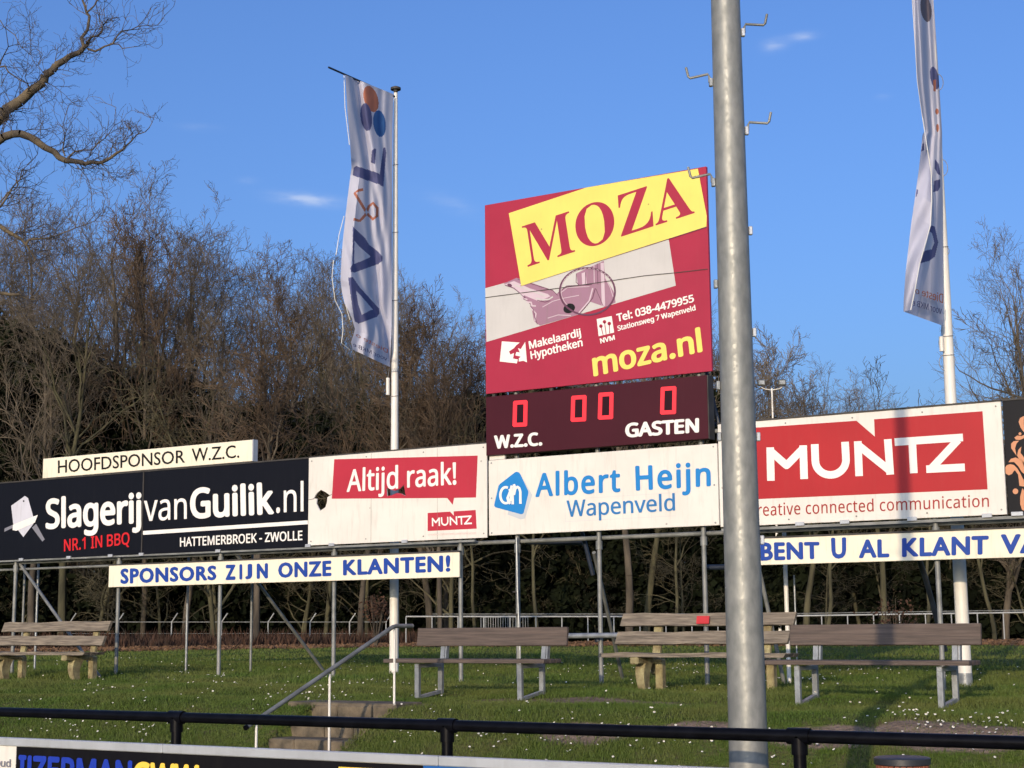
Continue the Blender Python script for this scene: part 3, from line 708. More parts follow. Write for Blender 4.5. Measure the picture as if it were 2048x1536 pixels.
text(mo, 'Makelaardij', C4((418, 1452), (820, 1350), (812, 1295), (410, 1396)), NS, M['print_white'], SY, bold=.05)
text(mo, 'Hypotheken', C4((430, 1530), (832, 1427), (825, 1370), (422, 1472)), NS, M['print_white'], SY, bold=.05)
text(mo, 'Tel: 038-4479955', C4((1092, 1243), (1688, 1087), (1680, 1033), (1083, 1187)), NS, M['print_white'], SY, bold=.055)
text(mo, 'Stationsweg 7 Wapenveld', C4((1097, 1313), (1699, 1152), (1692, 1115), (1091, 1276)), NS, M['print_white'], SY, bold=.05)
text(mo, 'NVM', C4((964, 1410), (1079, 1378), (1073, 1345), (957, 1374)), NS, M['print_white'], SY, bold=.06)
text(mo, 'moza.nl', C5((905, 277), (1757, 82), (1738, -85), (889, 108)), NS, M['moza_yellow'], SY, bold=.055)
poly(mo, C4((935, 1222), (1050, 1198), (1069, 1325), (950, 1354)), M['print_white'], SY, 'logo', .002)
for (a, b, c, d_) in ((968, 1276, 985, 1345), (995, 1243, 1008, 1338), (1032, 1256, 1035, 1332)):
    poly(mo, ell(*C4((a, b))[0], 3.6, 3.6, 14), M['moza_red'], SY, 'logo_detail', .0035)
    strokes(mo, [C4((a, b), (c, d_))], 1.5, M['moza_red'], lambda x, y: PY(x, y, SY), 'logo_detail', .0035)
poly(mo, C5((207, 10), (345, 20), (318, 40), (300, 62), (262, 88), (272, 112), (300, 100), (296, 128), (292, 142), (330, 150), (322, 180), (190, 165)), M['print_white'], SY, 'logo', .002)
poly(mo, C5((330, 62), (352, 70), (386, 14), (400, 172), (372, 160), (336, 166), (338, 140), (352, 128), (310, 118), (318, 92), (345, 96)), M['print_white'], SY, 'logo', .002)
strokes(mo, [C4((80, 1058), (330, 1025), (650, 985), (1000, 935), (1300, 890), (1530, 868), (1790, 838))], 1.4, M['key_line'] if 'key_line' in M else M['edge_dark'], lambda x, y: PY(x, y, SY), 'crack', .009)
kp = lambda x, y: PY(x, y, SY)
for (ln, w_, m_, lf) in (([(232, 962), (300, 985), (380, 1050), (430, 1112)], 1.6, 'mauve_dark', .0062), ([(330, 915), (450, 955), (600, 1003), (636, 1040)], 1.3, 'mauve_dark', .0062), ([(300, 958), (420, 1000), (545, 1045)], 2.2, 'photo_white', .0064),
                         ([(345, 1018), (372, 1040), (366, 1062), (398, 1070), (404, 1092), (432, 1094), (440, 1120), (470, 1122)], 3.0, 'mauve_light', .0066), ([(352, 1030), (380, 1056), (376, 1070), (410, 1084)], 1.2, 'mauve_dark', .0068),
                         ([(470, 1060), (520, 1075), (570, 1070), (600, 1050)], 2.6, 'photo_white', .0066), ([(480, 1078), (540, 1092), (580, 1080)], 1.4, 'mauve_dark', .0068),
                         ([(425, 1118), (450, 1150), (462, 1210), (480, 1262)], 1.2, 'mauve_dark', .0062), ([(640, 1022), (705, 968), (900, 958)], 1.4, 'mauve_dark', .0062), ([(660, 1020), (712, 980), (880, 972)], 1.3, 'mauve_light', .0064),
                         ([(925, 985), (905, 1060), (850, 1130), (795, 1190)], 1.5, 'mauve_dark', .0062), ([(780, 872), (778, 940), (800, 958)], 1.3, 'mauve_dark', .0062), ([(850, 862), (850, 950)], 1.2, 'mauve_dark', .0064), ([(915, 800), (918, 950)], 1.6, 'mauve_light', .0064),
                         ([(940, 795), (945, 955)], 1.0, 'mauve_dark', .0064), ([(1000, 900), (1040, 980), (1062, 1050)], 1.3, 'mauve_light', .0064), ([(930, 990), (960, 1060), (985, 1120)], 1.1, 'mauve_dark', .0064), ([(560, 1215), (640, 1190), (740, 1195)], 1.6, 'mauve_light', .0064), ([(520, 1130), (600, 1085), (690, 1060), (800, 1040)], 1.4, 'mauve_light', .0064)):
    strokes(mo, [C4(*ln)], w_, M[m_], kp, 'key_print', lf)
poly(mo, ell(*C4((268, 962))[0], 5, 3.2, 12, .4), M['mauve_dark'], SY, 'key_print', .0068)
poly(mo, C4((690, 1122), (730, 1108), (768, 1122), (752, 1160), (722, 1178), (690, 1165)), M['lettering_black'], SY, 'key_print', .0074)
strokes(mo, [C4(*[(868+205*math.cos(t), 1004+172*math.sin(t)) for t in [R(k) for k in range(140, 330, 9)]])], 1.0, M['mauve_light'], kp, 'key_ring_print', .0085)
# --- black board with copper ornament at the right
bo, xa, xb = board('ornament_sign', 'black board with copper coloured scroll ornament beside the MUNTZ board', None, None, 2.665, 1.31, M['panel_black'], xl=-4.955, xr=-1.4)
K = Crop(1980, 780, 5.486)
for pts in ([(373, 285), (330, 308), (315, 350), (335, 410), (355, 440), (380, 470), (420, 440), (400, 370), (373, 380)],
            [(268, 522), (300, 500), (350, 505), (395, 480), (370, 530), (330, 548), (285, 545)],
            [(320, 556), (260, 562), (232, 590), (234, 640), (292, 722), (276, 640), (290, 590)],
            [(345, 620), (310, 660), (298, 720), (320, 760), (352, 780), (375, 840), (410, 800), (360, 720), (335, 690)],
            [(203, 792), (230, 755), (280, 740), (340, 765), (380, 800), (400, 940), (350, 900), (310, 835), (265, 790)],
            [(168, 850), (185, 825), (220, 814), (262, 822), (300, 860), (330, 910), (372, 990), (380, 1060), (324, 1052), (310, 930), (275, 880), (262, 890), (240, 922), (205, 936), (172, 915)],
            [(355, 1078), (332, 1170), (332, 1250), (352, 1315), (400, 1330), (440, 1250), (400, 1130)], ell(330, 480, 16, 16, 14), ell(280, 1112, 31, 31, 18)):
    poly(bo, K(*pts), M['print_copper'], SY, 'ornament', .003)
    poly(bo, K(*[(900-a, b) for a, b in reversed(pts)]), M['print_copper'], SY, 'ornament', .003)
clips(bo, [PY(2035, 1028, SY).x], Zt(1.30), .14)
# --- main sponsor light box on top
hb, xa, xb = board('main_sponsor_sign', 'narrow cream box sign reading HOOFDSPONSOR W.Z.C. on top of the black board', (86, 930), (504.5, 900), 3.035, 2.69, M['banner_cream'], thick=.10, edge=None)
MB().box((xb+.012, SY+.052, Zt(2.8625)), (.022, .108, .35)).build('side_cap', M['alu'], hb)
MB().box(((xa+xb)/2, SY+.05, Zt(2.683)), (xb-xa, .10, .012)).build('edge_profile', M['edge_dark'], hb)
text(hb, 'HOOFDSPONSOR', SL((372, 276), (1185, 208), (1185, 128), (372, 196)), GILL, M['lettering_black'], SY, bold=.01)
text(hb, 'W.Z.C.', SL((1228, 202), (1533, 176), (1531, 96), (1228, 120)), GILL, M['lettering_black'], SY, bold=.01)
# --- blue lettered banners under the boards
b1, xa, xb = board('banner_sign', 'long cream banner board reading SPONSORS ZIJN ONZE KLANTEN! under the left boards', (217.2, 1156), (918.5, 1128), 1.105, .745, M['banner_cream'], thick=.03, edge='edge_dark', Y=SY-.02)
BY = SY-.02
for s_, q in (('SPONSORS', [(240.5, 1166.5), (434, 1158.5), (434, 1132.5), (240.5, 1139)]), ('Z', [(450.5, 1158.5), (472, 1157.8), (472, 1131), (450.5, 1131.5)]), ('I', [(478.5, 1157.4), (485.5, 1157.2), (485.5, 1130.2), (478.5, 1130.4)]), ('J', [(490.5, 1157), (505, 1156.4), (505, 1129.4), (490.5, 1129.8)]), ('N', [(513, 1156), (537, 1155), (537, 1128), (513, 1129)]),
              ('ONZE', [(556, 1154.5), (664, 1150.5), (664, 1122.5), (556, 1127)]), ('KLANTEN!', [(685.5, 1149.5), (902, 1141.5), (902, 1112), (685.5, 1121.5)])):
    text(b1, s_, q, GILL, M['lettering_blue'], BY, bold=.068 if len(s_) > 1 else .085, spacing=1.12, fit=(s_ == 'J'))
s_, q = 'S', [(240.5, 1167), (256, 1166.5), (256, 1137), (240.5, 1137.5)]
b2, xa, xb = board('banner_sign', 'cream banner board reading BENT U AL KLANT under the MUNTZ board', None, None, 1.125, .785, M['banner_cream'], thick=.03, edge='edge_dark', Y=SY-.02, xl=-8.62, xr=-2.4)
for s_, q in (('BENT', MR((247, 1160), (658, 1147), (655, 1042), (245, 1047))), ('U', MR((733, 1145), (838, 1142), (838, 1012), (728, 1016))), ('AL', MR((918, 1142), (1133, 1136), (1130, 1024), (918, 1028))),
              ('KLANT', MR((1212, 1134), (1812, 1116), (1812, 1000), (1212, 1017))), ('VAN', MR((1885, 1114), (2330, 1100), (2330, 985), (1885, 992)))):
    text(b2, s_, q, GILL, M['lettering_blue'], BY, bold=.068, spacing=1.1)

# ------------------------------------------------------------------ flagpoles and flags
def flagpole(label, X, Y, z0, ztop, rb, rt, rings, cap, arm, weights, loops):
    o = empty('flagpole', (X, Y, z0), label, 'flagpole', 'white flagpoles behind the boards')
    n = 14
    MB().tube([(X, Y, z0+(ztop-z0)*k/n) for k in range(n+1)], [rb+(rt-rb)*(k/n)**1.3 for k in range(n+1)], 20).build('pole', M['white_paint'], o, True)
    if cap:
        MB().tube([(X, Y, ztop), (X, Y, ztop+.05), (X, Y, ztop+.055), (X, Y, ztop+.09), (X, Y, ztop+.115)], [.03, .04, .085, .085, .03], 20).build('cap', M['edge_dark'], o, True)
    MB().tube([(X, Y, ztop-.07), (X+arm[0], Y+arm[1], ztop-.07+arm[2])], .016, 8).build('arm', M['dark_pipe'], o, True)
    for z in rings:
        rr = rb+(rt-rb)*((z-z0)/(ztop-z0))**1.3
        MB().tube([(X+(rr+.004)*math.cos(t), Y+(rr+.004)*math.sin(t), z+.012*math.sin(t)) for t in [2*math.pi*k/20 for k in range(21)]], .006, 5).build('ring', M['rope'], o, True)
    for (dx, dy, za, zb) in weights:
        MB().tube([(X+dx, Y+dy, za), (X+dx, Y+dy, zb)], .030, 12).build('weight', M['white_paint'], o, True)
        MB().tube([(X+dx, Y+dy, zb), (X+dx*.8, Y+dy*.8, zb+.16)], .005, 5).build('cord', M['rope'], o, True)
    for (zc, side, rad) in loops:
        pts = [(X+side*(.05+rad*math.sin(t)*.9)*.85, Y-.03+side*(.05+rad*math.sin(t))*.4, zc+rad*math.cos(t)*1.3) for t in [math.pi*k/12 for k in range(13)]]
        MB().tube(pts, .005, 5).build('cord_loop', M['rope'], o, True)
    return o
FL = PY(787.8, 1352, 20.4); FR = PY(1932, 1389, 20.4)
zL = PY(791.5, 186, 20.4).z
rl = [PY(790, y, 20.4).z for y in (330, 465, 601, 743, 792)]
fpL = flagpole('white flagpole with black cap behind the left boards', FL.x, 20.4, FL.z-.02, zL, .073, .033, rl, True, (-.05, -1.72, 0), [(-.05, -.12, PY(782, 792, 20.4).z, PY(782, 758, 20.4).z)], [])
bl = MB().tube([(FL.x, 20.4, FL.z-.0), (FL.x, 20.4, FL.z+.03)], .16, 16).build('base_plate', M['edge_dark'], fpL, True)
zR = PY(1866, -75, 20.4).z
rr_ = [PY(1890, y, 20.4).z for y in (494, 673, 711)]
fpR = flagpole('white flagpole behind the MUNTZ board at the right', FR.x, 20.4, FR.z-.03, zR, .088, .04, rr_, True, (-.05, -1.72, 0), [(-.05, -.12, PY(1889, 705, 20.4).z, PY(1889, 676, 20.4).z)],
               [(PY(1880, 164, 20.4).z, 1, .09), (PY(1890, 335, 20.4).z, 1, .09), (PY(1895, 502, 20.4).z, 1, .045), (PY(1883, 688, 20.4).z, -1, .07), (PY(1885, 727, 20.4).z, -1, .08), (PY(1895, 720, 20.4).z, 1, .05)])
MB().tube([(FR.x, 20.4, FR.z-.03), (FR.x, 20.4, FR.z+.27)], .092, 20).build('base_sleeve', M['galv'], fpR, True)
MB().tube([(FR.x, 20.4, FR.z-.03), (FR.x, 20.4, FR.z+.02)], .17, 16).build('base_plate', M['edge_dark'], fpR, True)

def inpoly(px, py, pol):
    pol = np.asarray(pol); ins = np.zeros(px.shape, bool); j = len(pol)-1
    for i in range(len(pol)):
        xi, yi = pol[i]; xj_, yj = pol[j]
        c = ((yi > py) != (yj > py)) & (px < (xj_-xi)*(py-yi)/((yj-yi) if yj != yi else 1e-9)+xi)
        ins ^= c; j = i
    return ins
def ringpoly(line, w):
    """outline of a thick polyline"""
    L_ = [Vector(p) for p in line]; a = []; b = []
    for i, p in enumerate(L_):
        t = (L_[min(i+1, len(L_)-1)]-L_[max(i-1, 0)]).normalized(); n = Vector((-t.y, t.x))*w/2; a.append(tuple(p+n)); b.append(tuple(p-n))
    return a+b[::-1]
def cloth(sheets, X0, prints, name, label, group):
    """sheets: (left line, right line, offset function, nu, nv); lines are picture polylines from top to bottom"""
    VS = []; FS = []; MI = []; base = 0
    for (left, right, off, nu, nv, pr) in sheets:
        left = np.array(left, float); right = np.array(right, float)
        def samp(pl, t):
            d = np.concatenate([[0], np.cumsum(np.hypot(*np.diff(pl, axis=0).T))]); d /= d[-1]
            return np.stack([np.interp(t, d, pl[:, 0]), np.interp(t, d, pl[:, 1])], 1)
        t = np.linspace(0, 1, nv); Lp = samp(left, t); Rp = samp(right, t); k = 9
        ker = np.ones(k)/k
        u = np.linspace(0, 1, nu)
        px = Lp[:, None, 0]*(1-u)+Rp[:, None, 0]*u; py = Lp[:, None, 1]*(1-u)+Rp[:, None, 1]*u
        uu = np.broadcast_to(u, px.shape); vv = np.broadcast_to(t[:, None], px.shape)
        o = off(uu, vv)
        D = FW[None, None]+RT*((px-1024)/FPX)[..., None]-UP*((py-768)/FPX)[..., None]
        P = D*((X0+o)/D[..., 0])[..., None]; P[..., 2] += CH
        VS.append(P.reshape(-1, 3)); i, j = np.meshgrid(np.arange(nu-1), np.arange(nv-1)); a = (j*nu+i).ravel()+base
        FS.append(np.stack([a, a+1, a+1+nu, a+nu], 1))
        cx = (px[:-1, :-1]+px[1:, 1:])/2; cy = (py[:-1, :-1]+py[1:, 1:])/2; mi = np.zeros(cx.shape, int)
        for (mid, pl, hole) in pr:
            s_ = inpoly(cx, cy, pl)
            if hole is not None: s_ &= ~inpoly(cx, cy, hole)
            mi[s_] = mid
        MI.append(mi.ravel()); base += nu*nv
    return npmesh(name, np.concatenate(VS), np.concatenate(FS), [M['flag_cloth'], M['flag_navy'], M['flag_blue'], M['flag_orange'], M['flag_taupe']], midx=np.concatenate(MI), smooth=True)
A2 = Crop(600, 100, 3.84); A3 = Crop(600, 450, 3.84)
leftL = [(690, 149.5), (693, 190), (695, 225), (700, 282), (703, 335), (698, 373), (690, 438), (685, 490), (683, 515), (681, 559), (684, 585), (689, 606), (697, 622), (704, 637), (710, 658), (707, 670), (702, 684), (705, 699)]
rightL = [(786.5, 188), (785, 260), (784.5, 350), (784, 450), (784, 560), (783.5, 650), (779.7, 734)]
def offL(u, v):
    fold = np.clip((v-.30)/.06, 0, 1)*np.clip((.86-v)/.10, 0, 1)
    s_ = np.clip((.20-u)/.20, 0, 1)
    o = -.20*fold*s_
    c_ = np.clip(u*(1-u)*5, 0, 1)
    o = o+.020*np.sin(u*13+v*5+2.2*np.sin(v*5+u*3))*c_*(0.3+v)
    o = o+.010*np.sin(u*31-v*7+1.5*np.sin(v*11))*np.clip((u-.55)*4, 0, 1)*np.clip((1-u)*5, 0, 1)
    o = o-.09*np.exp(-((u-.18-.75*v)/.10)**2)*c_-.07*np.exp(-((u-.62+.35*np.cos(v*4))/.09)**2)*c_
    o = o+.05*np.sin((u-v*1.4)*6+.4)*np.clip(v*2.5, 0, 1)*np.clip((1-u)*2.2, 0, 1)
    o = o-.06*np.exp(-((u-1.0+(1-v)*1.3)/.06)**2)*np.clip((v-.5)*3, 0, 1)-.05*np.exp(-((u-1.0+(1-v)*2.2)/.08)**2)*np.clip((v-.5)*3, 0, 1)
    return o
prL = [(3, ell(742, 198, 14, 27, 24, -.28), None), (1, ell(732.5, 234, 11.5, 28, 24, -.12), None), (2, ell(759, 247, 12.5, 27, 24, -.12), None),
       (1, A2((412, 905), (430, 890), (600, 945), (612, 955), (640, 750), (655, 750), (662, 790), (640, 1048), (600, 1030), (405, 962)), None),
       (1, A2((553, 770), (575, 755), (585, 765), (575, 875), (545, 862)), None),
       (3, ringpoly(A2((485, 1072), (452, 1078), (420, 1098), (470, 1180), (520, 1262), (560, 1300), (592, 1275), (594, 1215), (560, 1175), (530, 1200), (500, 1270), (460, 1312), (412, 1300)), 5.5), None),
       (1, A3((405, 10), (425, 30), (500, 100), (530, 150), (600, 205), (635, 245), (632, 275), (600, 300), (420, 365), (392, 360), (386, 330), (405, 300)), A3((418, 120), (455, 165), (540, 240), (535, 250), (452, 285), (415, 300))),
       (1, A3((370, 405), (405, 400), (460, 480), (560, 590), (606, 640), (610, 680), (590, 705), (450, 758), (420, 740), (410, 690)), A3((430, 505), (470, 545), (560, 650), (540, 655), (475, 690), (448, 610)))]
fl = cloth([(leftL, rightL, offL, 120, 420, prL)], FL.x+.05, None, 'flag', '', '')
tag(fl, 'pale banner flag with orange, navy and blue discs on the left flagpole', 'flag', 'banner flags')
def plL(x, y): return PX(x, y, FL.x+.17)
text(fl, 'Dieste o', A3((672, 985), (430, 855), (432, 828), (675, 955)), NS, M['flag_orange'], place=plL, bold=.01)
text(fl, 'voor MKB e', A3((668, 1045), (408, 930), (408, 902), (670, 1015)), NS, M['flag_navy'], place=plL, bold=.01)
# left flag: hem line and loose white tapes flying off its edge
for ln in ([(688, 150), (690, 215), (699, 290)], [(688, 432), (678, 470), (672, 510)], [(667, 520), (664, 555), (670, 600), (684, 628), (686, 660), (683, 686), (700, 700)], [(690, 605), (700, 640)]):
    pts = [PX(x, y, FL.x-.1) for x, y in ln]
    MB().tube(pts, .006, 5).build('loose_tape', M['daisy'], fl, True)
F6 = Crop(1350, 0, 3.4133); F7 = Crop(1448, 450, 3.4133); F8 = Crop(1780, 560, 6.4)
hem = [(1822, -70), (1824.6, 0), (1830.5, 88), (1835, 164), (1845, 234), (1855, 300), (1862.7, 346), (1863.5, 400), (1861, 450), (1850, 490), (1839, 529), (1829, 585), (1821.5, 620)]
outer = [(1849, 262), (1845, 270), (1838, 337), (1830, 395), (1822, 450), (1811, 547), (1807.5, 600), (1807, 623)]
hemU = [(1822, -70), (1824.6, 0), (1830.5, 88), (1835, 164), (1845, 234), (1849, 262)]
poleR_ = [(1864, -70), (1867, 0), (1877, 146), (1884, 264), (1886, 400), (1886, 520), (1887, 652)]
def offR(u, v):
    return .05*np.sin(u*5+v*5)*np.clip((1-u)*3, 0, 1) + .012*np.sin(u*17+v*8)*np.clip((1-u)*4, 0, 1)-.05*np.clip((.25-u)*4, 0, 1)
def offR2(u, v):
    return -.05+.01*np.sin(v*9)+u*.20*np.clip(v*3, 0, 1)+.012*np.sin(u*6+v*14)
prR = [(4, ell(1852, 18, 11, 26, 20, -.15), None), (1, ell(1869.5, 156, 8.5, 23, 20, -.2), None), (3, F6((1762, 545), (1782, 545), (1780, 625), (1765, 625)), None),
       (3, ell(1874, 223, 3.5, 6, 12), None), (3, ell(1875, 256, 3, 8, 12), None),
       (1, F6((1775, 1085), (1800, 1120), (1814, 1200), (1795, 1190), (1772, 1150)), None), (1, F6((1770, 1235), (1812, 1222), (1812, 1275), (1795, 1305), (1762, 1312)), None),
       (1, F7((1398, 45), (1412, 5), (1440, 10), (1462, 120), (1440, 215), (1400, 245), (1330, 264), (1358, 180), (1420, 165), (1436, 120), (1420, 55)), None)]
prR2 = [(1, F6((1690, 980), (1712, 965), (1718, 1020), (1680, 1035)), None), (1, F6((1640, 1350), (1650, 1290), (1660, 1300), (1652, 1335)), None)]
fr = cloth([(hemU+outer[1:], poleR_, offR, 70, 420, prR), (outer, hem[5:], offR2, 34, 260, prR2)], FR.x+.05, None, 'flag', '', '')
tag(fr, 'twisted pale banner flag with a folded edge on the right flagpole', 'flag', 'banner flags')
MB().tube([PX(x, y, FR.x+(.03 if i < 5 else .22)) for i, (x, y) in enumerate(hem)], .006, 5).build('hem', M['daisy'], fr, True)
def plR(x, y): return PX(x, y, FR.x+.14)
text(fr, 'Dieste o', F8((677, 298), (322, 168), (322, 95), (681, 180)), NS, M['flag_orange'], place=plR, bold=.01, name='lettering')
text(fr, 'voor MKB e', F8((657, 440), (285, 322), (285, 248), (662, 350)), NS, M['flag_navy'], place=plR, bold=.01, name='lettering')

# ------------------------------------------------------------------ near steel mast with climbing steps
PXm, PYm = -3.53, 8.03
ms = empty('light_mast', (PXm, PYm, 0), 'thick galvanised steel mast with climbing hooks in front of the boards', 'mast')
def mr_(z): return .109+(.083-.109)*min(z, 12)/5.2 if z < 5.2 else .083-(z-5.2)*.004
zz = [0-.05, .5, 1, 2, 3, 4, 5.2, 7, 9, 12]
MB().tube([(PXm, PYm, z) for z in zz], [mr_(z) for z in zz], 48).build('pole', M['mast'], ms, True)
hr = Vector((RT[0], RT[1], 0)).normalized()        # step bolts stick out to both sides
def step(px, py, side, hook=True):
    d = ray(px, py); D = PYm/ray(1490, py)[1]
    z = PY(px, py, PYm).z; rad = mr_(z); b = Vector((PXm, PYm, z))+hr*side*rad
    mb = MB().box(b+hr*side*.012, (.022, .026, .050), Matrix.Rotation(math.atan2(hr.y, hr.x), 3, 'Z'), bev=.004)
    st = mb.build('step_socket', M['galv'] if side < 0 else M['alu'], ms)
    if hook:
        out = (Vector((hr.x, hr.y, 0))*side+Vector((.0, -.10 if side > 0 else .10, 0))).normalized()
        p0 = b+hr*side*.02+Vector((0, 0, .03)); p1 = p0+out*.008+Vector((0, 0, .02)); p2 = p0+out*.12+Vector((0, 0, .01 if side > 0 else -.0)); p3 = p2+out*.012+Vector((0, 0, .065))
        MB().tube([b+hr*side*.02, p0, p1, p2-out*.01, p2+Vector((0, 0, .01)), p3], .0075, 8).build('climbing_hook', M['galv_old'], ms, True)
for y, h in ((57, 1), (256, 1), (458, 0), (663, 0), (873, 0), (1080, 0)): step(1490, y, 1, h)
for y, h in ((170, 1), (370, 1), (573, 0), (775, 0), (877, 0)): step(1430, y, -1, h)

# ------------------------------------------------------------------ black pitch rail and advertising boards
RY = 7.02; RZ = Zt(-.503)
rl_ = empty('pitch_rail', (-4.8, RY, 0), 'black tube rail with tee fittings around the pitch', 'rail')
MB().tube([(-12.6, RY, RZ), (1.2, RY, RZ)], .030, 20).build('top_tube', M['rail_black'], rl_, True)
for x in (-10.62, -8.68, -6.74, -4.80, -2.83, -.89):
    MB().tube([(x, RY, -.05), (x, RY, RZ-.02)], .030, 16).build('rail_post', M['rail_black'], rl_, True)
    mb = MB().tube([(x-.055, RY, RZ), (x+.055, RY, RZ)], .038, 18).tube([(x, RY, RZ), (x, RY, RZ-.085)], .038, 18)
    mb.build('tee_fitting', M['rail_black'], rl_, True)
BYP = 6.93; BT = Zt(-.652)
ad = empty('pitch_board', (-6.5, BYP, 0), 'long black low advertising board with aluminium cap along the pitch', 'advertising board')
cuts = [(-12.4, 0, 'white'), (0, 0, '')]
def bx(px, y=1536): return PY(px, y, BYP).x
segs = [(-12.4, bx(34), 'board_white'), (bx(34), bx(848, 1560), 'panel_black'), (bx(848, 1560), 1.2, 'ad_sky')]
for (a, b, m) in segs:
    MB().box(((a+b)/2, BYP, (BT-.05+.06)/2), (b-a-.004, .02, BT-.05-.06)).build('panel', M[m], ad)
caps = [-12.4, bx(-640), bx(329, 1490), bx(880, 1515)+.0, 1.2]
for a, b in zip(caps[:-1], caps[1:]):
    MB().box(((a+b)/2, BYP, BT-.026), (b-a-.003, .04, .052), bev=.005).build('cap_profile', M['alu'], ad)
AD = BYP-.011
yz = PY(700, 1534, BYP).z
MB().box(((bx(680, 1536)+bx(845, 1536))/2, AD, yz-.07), (bx(845, 1536)-bx(680, 1536), .004, .14)).build('printed_panel', M['ad_yellow'], ad)
def adtext(s, xl, xr, zt, zb, fnt, m, bold):
    vs, fs = glyphs(s, fnt, 1.0); ch = cap_h(fnt); x0 = min(v[0] for v in vs); x1 = max(v[0] for v in vs); mb = MB()
    for k in range(9 if bold else 1):
        ox, oy = (0, 0) if k == 0 else (math.cos(k*math.pi/4)*bold, math.sin(k*math.pi/4)*bold)
        mb.add([(xl+(x+ox-x0+bold)/(x1-x0+2*bold)*(xr-xl), AD-.002-.0003*k, zb+(y+oy)/ch*(zt-zb)) for x, y in vs], fs)
    me = bpy.data.meshes.new('lettering'); me.from_pydata(mb.v, [], mb.f); me.materials.append(m); link('lettering', me, ad)
zt1 = PY(150, 1518, BYP).z
adtext('IJZERMAN', bx(40, 1530), bx(268, 1530), zt1, zt1-.15, NS, M['ad_blue'], .035)
adtext('GWW', bx(270, 1530), bx(402, 1530), zt1-.005, zt1-.155, NS, M['ad_yellow'], .035)
adtext('onderhoud', bx(-66, 1530), bx(25, 1527), PY(10, 1519, BYP).z, PY(10, 1519, BYP).z-.042, NS, M['muntz_dark'] if False else M['cleaver_dark'], .03)

# ------------------------------------------------------------------ litter bin
bp_ = PD(1804, 1514, 10.6); bX, bY = bp_.x, bp_.y; zl = bp_.z
bn = empty('litter_bin', (bX, bY, 0), 'round litter bin with red brown slats and a dark lid', 'bin')
MB().tube([(bX, bY, zl-.045), (bX, bY, zl-.006), (bX, bY, zl)], [.187, .187, .178], 36).build('lid', M['bin_lid'], bn, True)
MB().tube([(bX, bY, .02), (bX, bY, zl-.05)], .150, 24).build('liner', M['bin_lid'], bn, True)
ns = 26
for k in range(ns):
    t = 2*math.pi*k/ns; rot = Matrix.Rotation(t, 3, 'Z')
    MB().box(Vector((bX, bY, (zl-.05+.04)/2))+rot@Vector((.166, 0, 0)), (.018, .034, zl-.09), rot, bev=.003).build('slat', M['bin_slat'], bn)

# ------------------------------------------------------------------ steps with hand rail
stp = empty('concrete_steps', (-11, 13.2, .3), 'short flight of worn concrete steps up the grass bank', 'steps')
ed = [(13.86, Zt(-.812), 627, 776), (13.50, Zt(-.965), 584, 736), (13.14, Zt(-1.13), 545, 698), (12.78, Zt(-1.29), 505, 660)]
for i, (y, z, pl, pr) in enumerate(ed):
    xa = -11.30; xb = -10.12; n = 3; ws = [.40, .33, .27] if i % 2 else [.31, .41, .28]; x = xa
    for k in range(n):
        w = (xb-xa)*ws[k]; j = random.uniform(-.008, .008)
        MB().box((x+w/2, y+.21+j, z-.10+random.uniform(-.004, .004)), (w-.010, .42, .20), Matrix.Rotation(random.uniform(-.008, .008), 3, 'Y'), bev=.012).build('block', M['concrete'], stp)
        x += w
xa = PY(640, 1405, 14.2).x; MB().box((xa+.55, 14.12, Zt(-.835)), (1.5, .5, .10), bev=.015).build('block', M['concrete'], stp)
hd = empty('hand_rail', (-10.2, 13, .3), 'sloping galvanised hand rail beside the concrete steps', 'hand rail')
A_ = PX(492, 1455, -10.2); B_ = PX(789, 1252, -10.2); C_ = PX(819, 1252, -10.2)
MB().tube([A_, A_.lerp(B_, .5), B_-Vector((0, .03, .01)), B_+Vector((0, .03, 0)), Vector((-10.2, B_.y+.33, B_.z+.0))], .0225, 14).build('grip_tube', M['galv_old'], hd, True)
MB().tube([A_-Vector((0, .012, .005)), A_+Vector((0, .012, .005))], .026, 14).build('end_plug', M['rail_black'], hd, True)
for px, y in ((513, 1448), (659.5, 1346), (789, 1253)):
    p = PX(px, y, -10.2); MB().tube([(p.x, p.y, float(gz(p.x, p.y))-.15), (p.x, p.y, p.z-.01)], .013, 10).build('baluster', M['white_paint'] if px < 700 else M['white_paint'], hd, True)

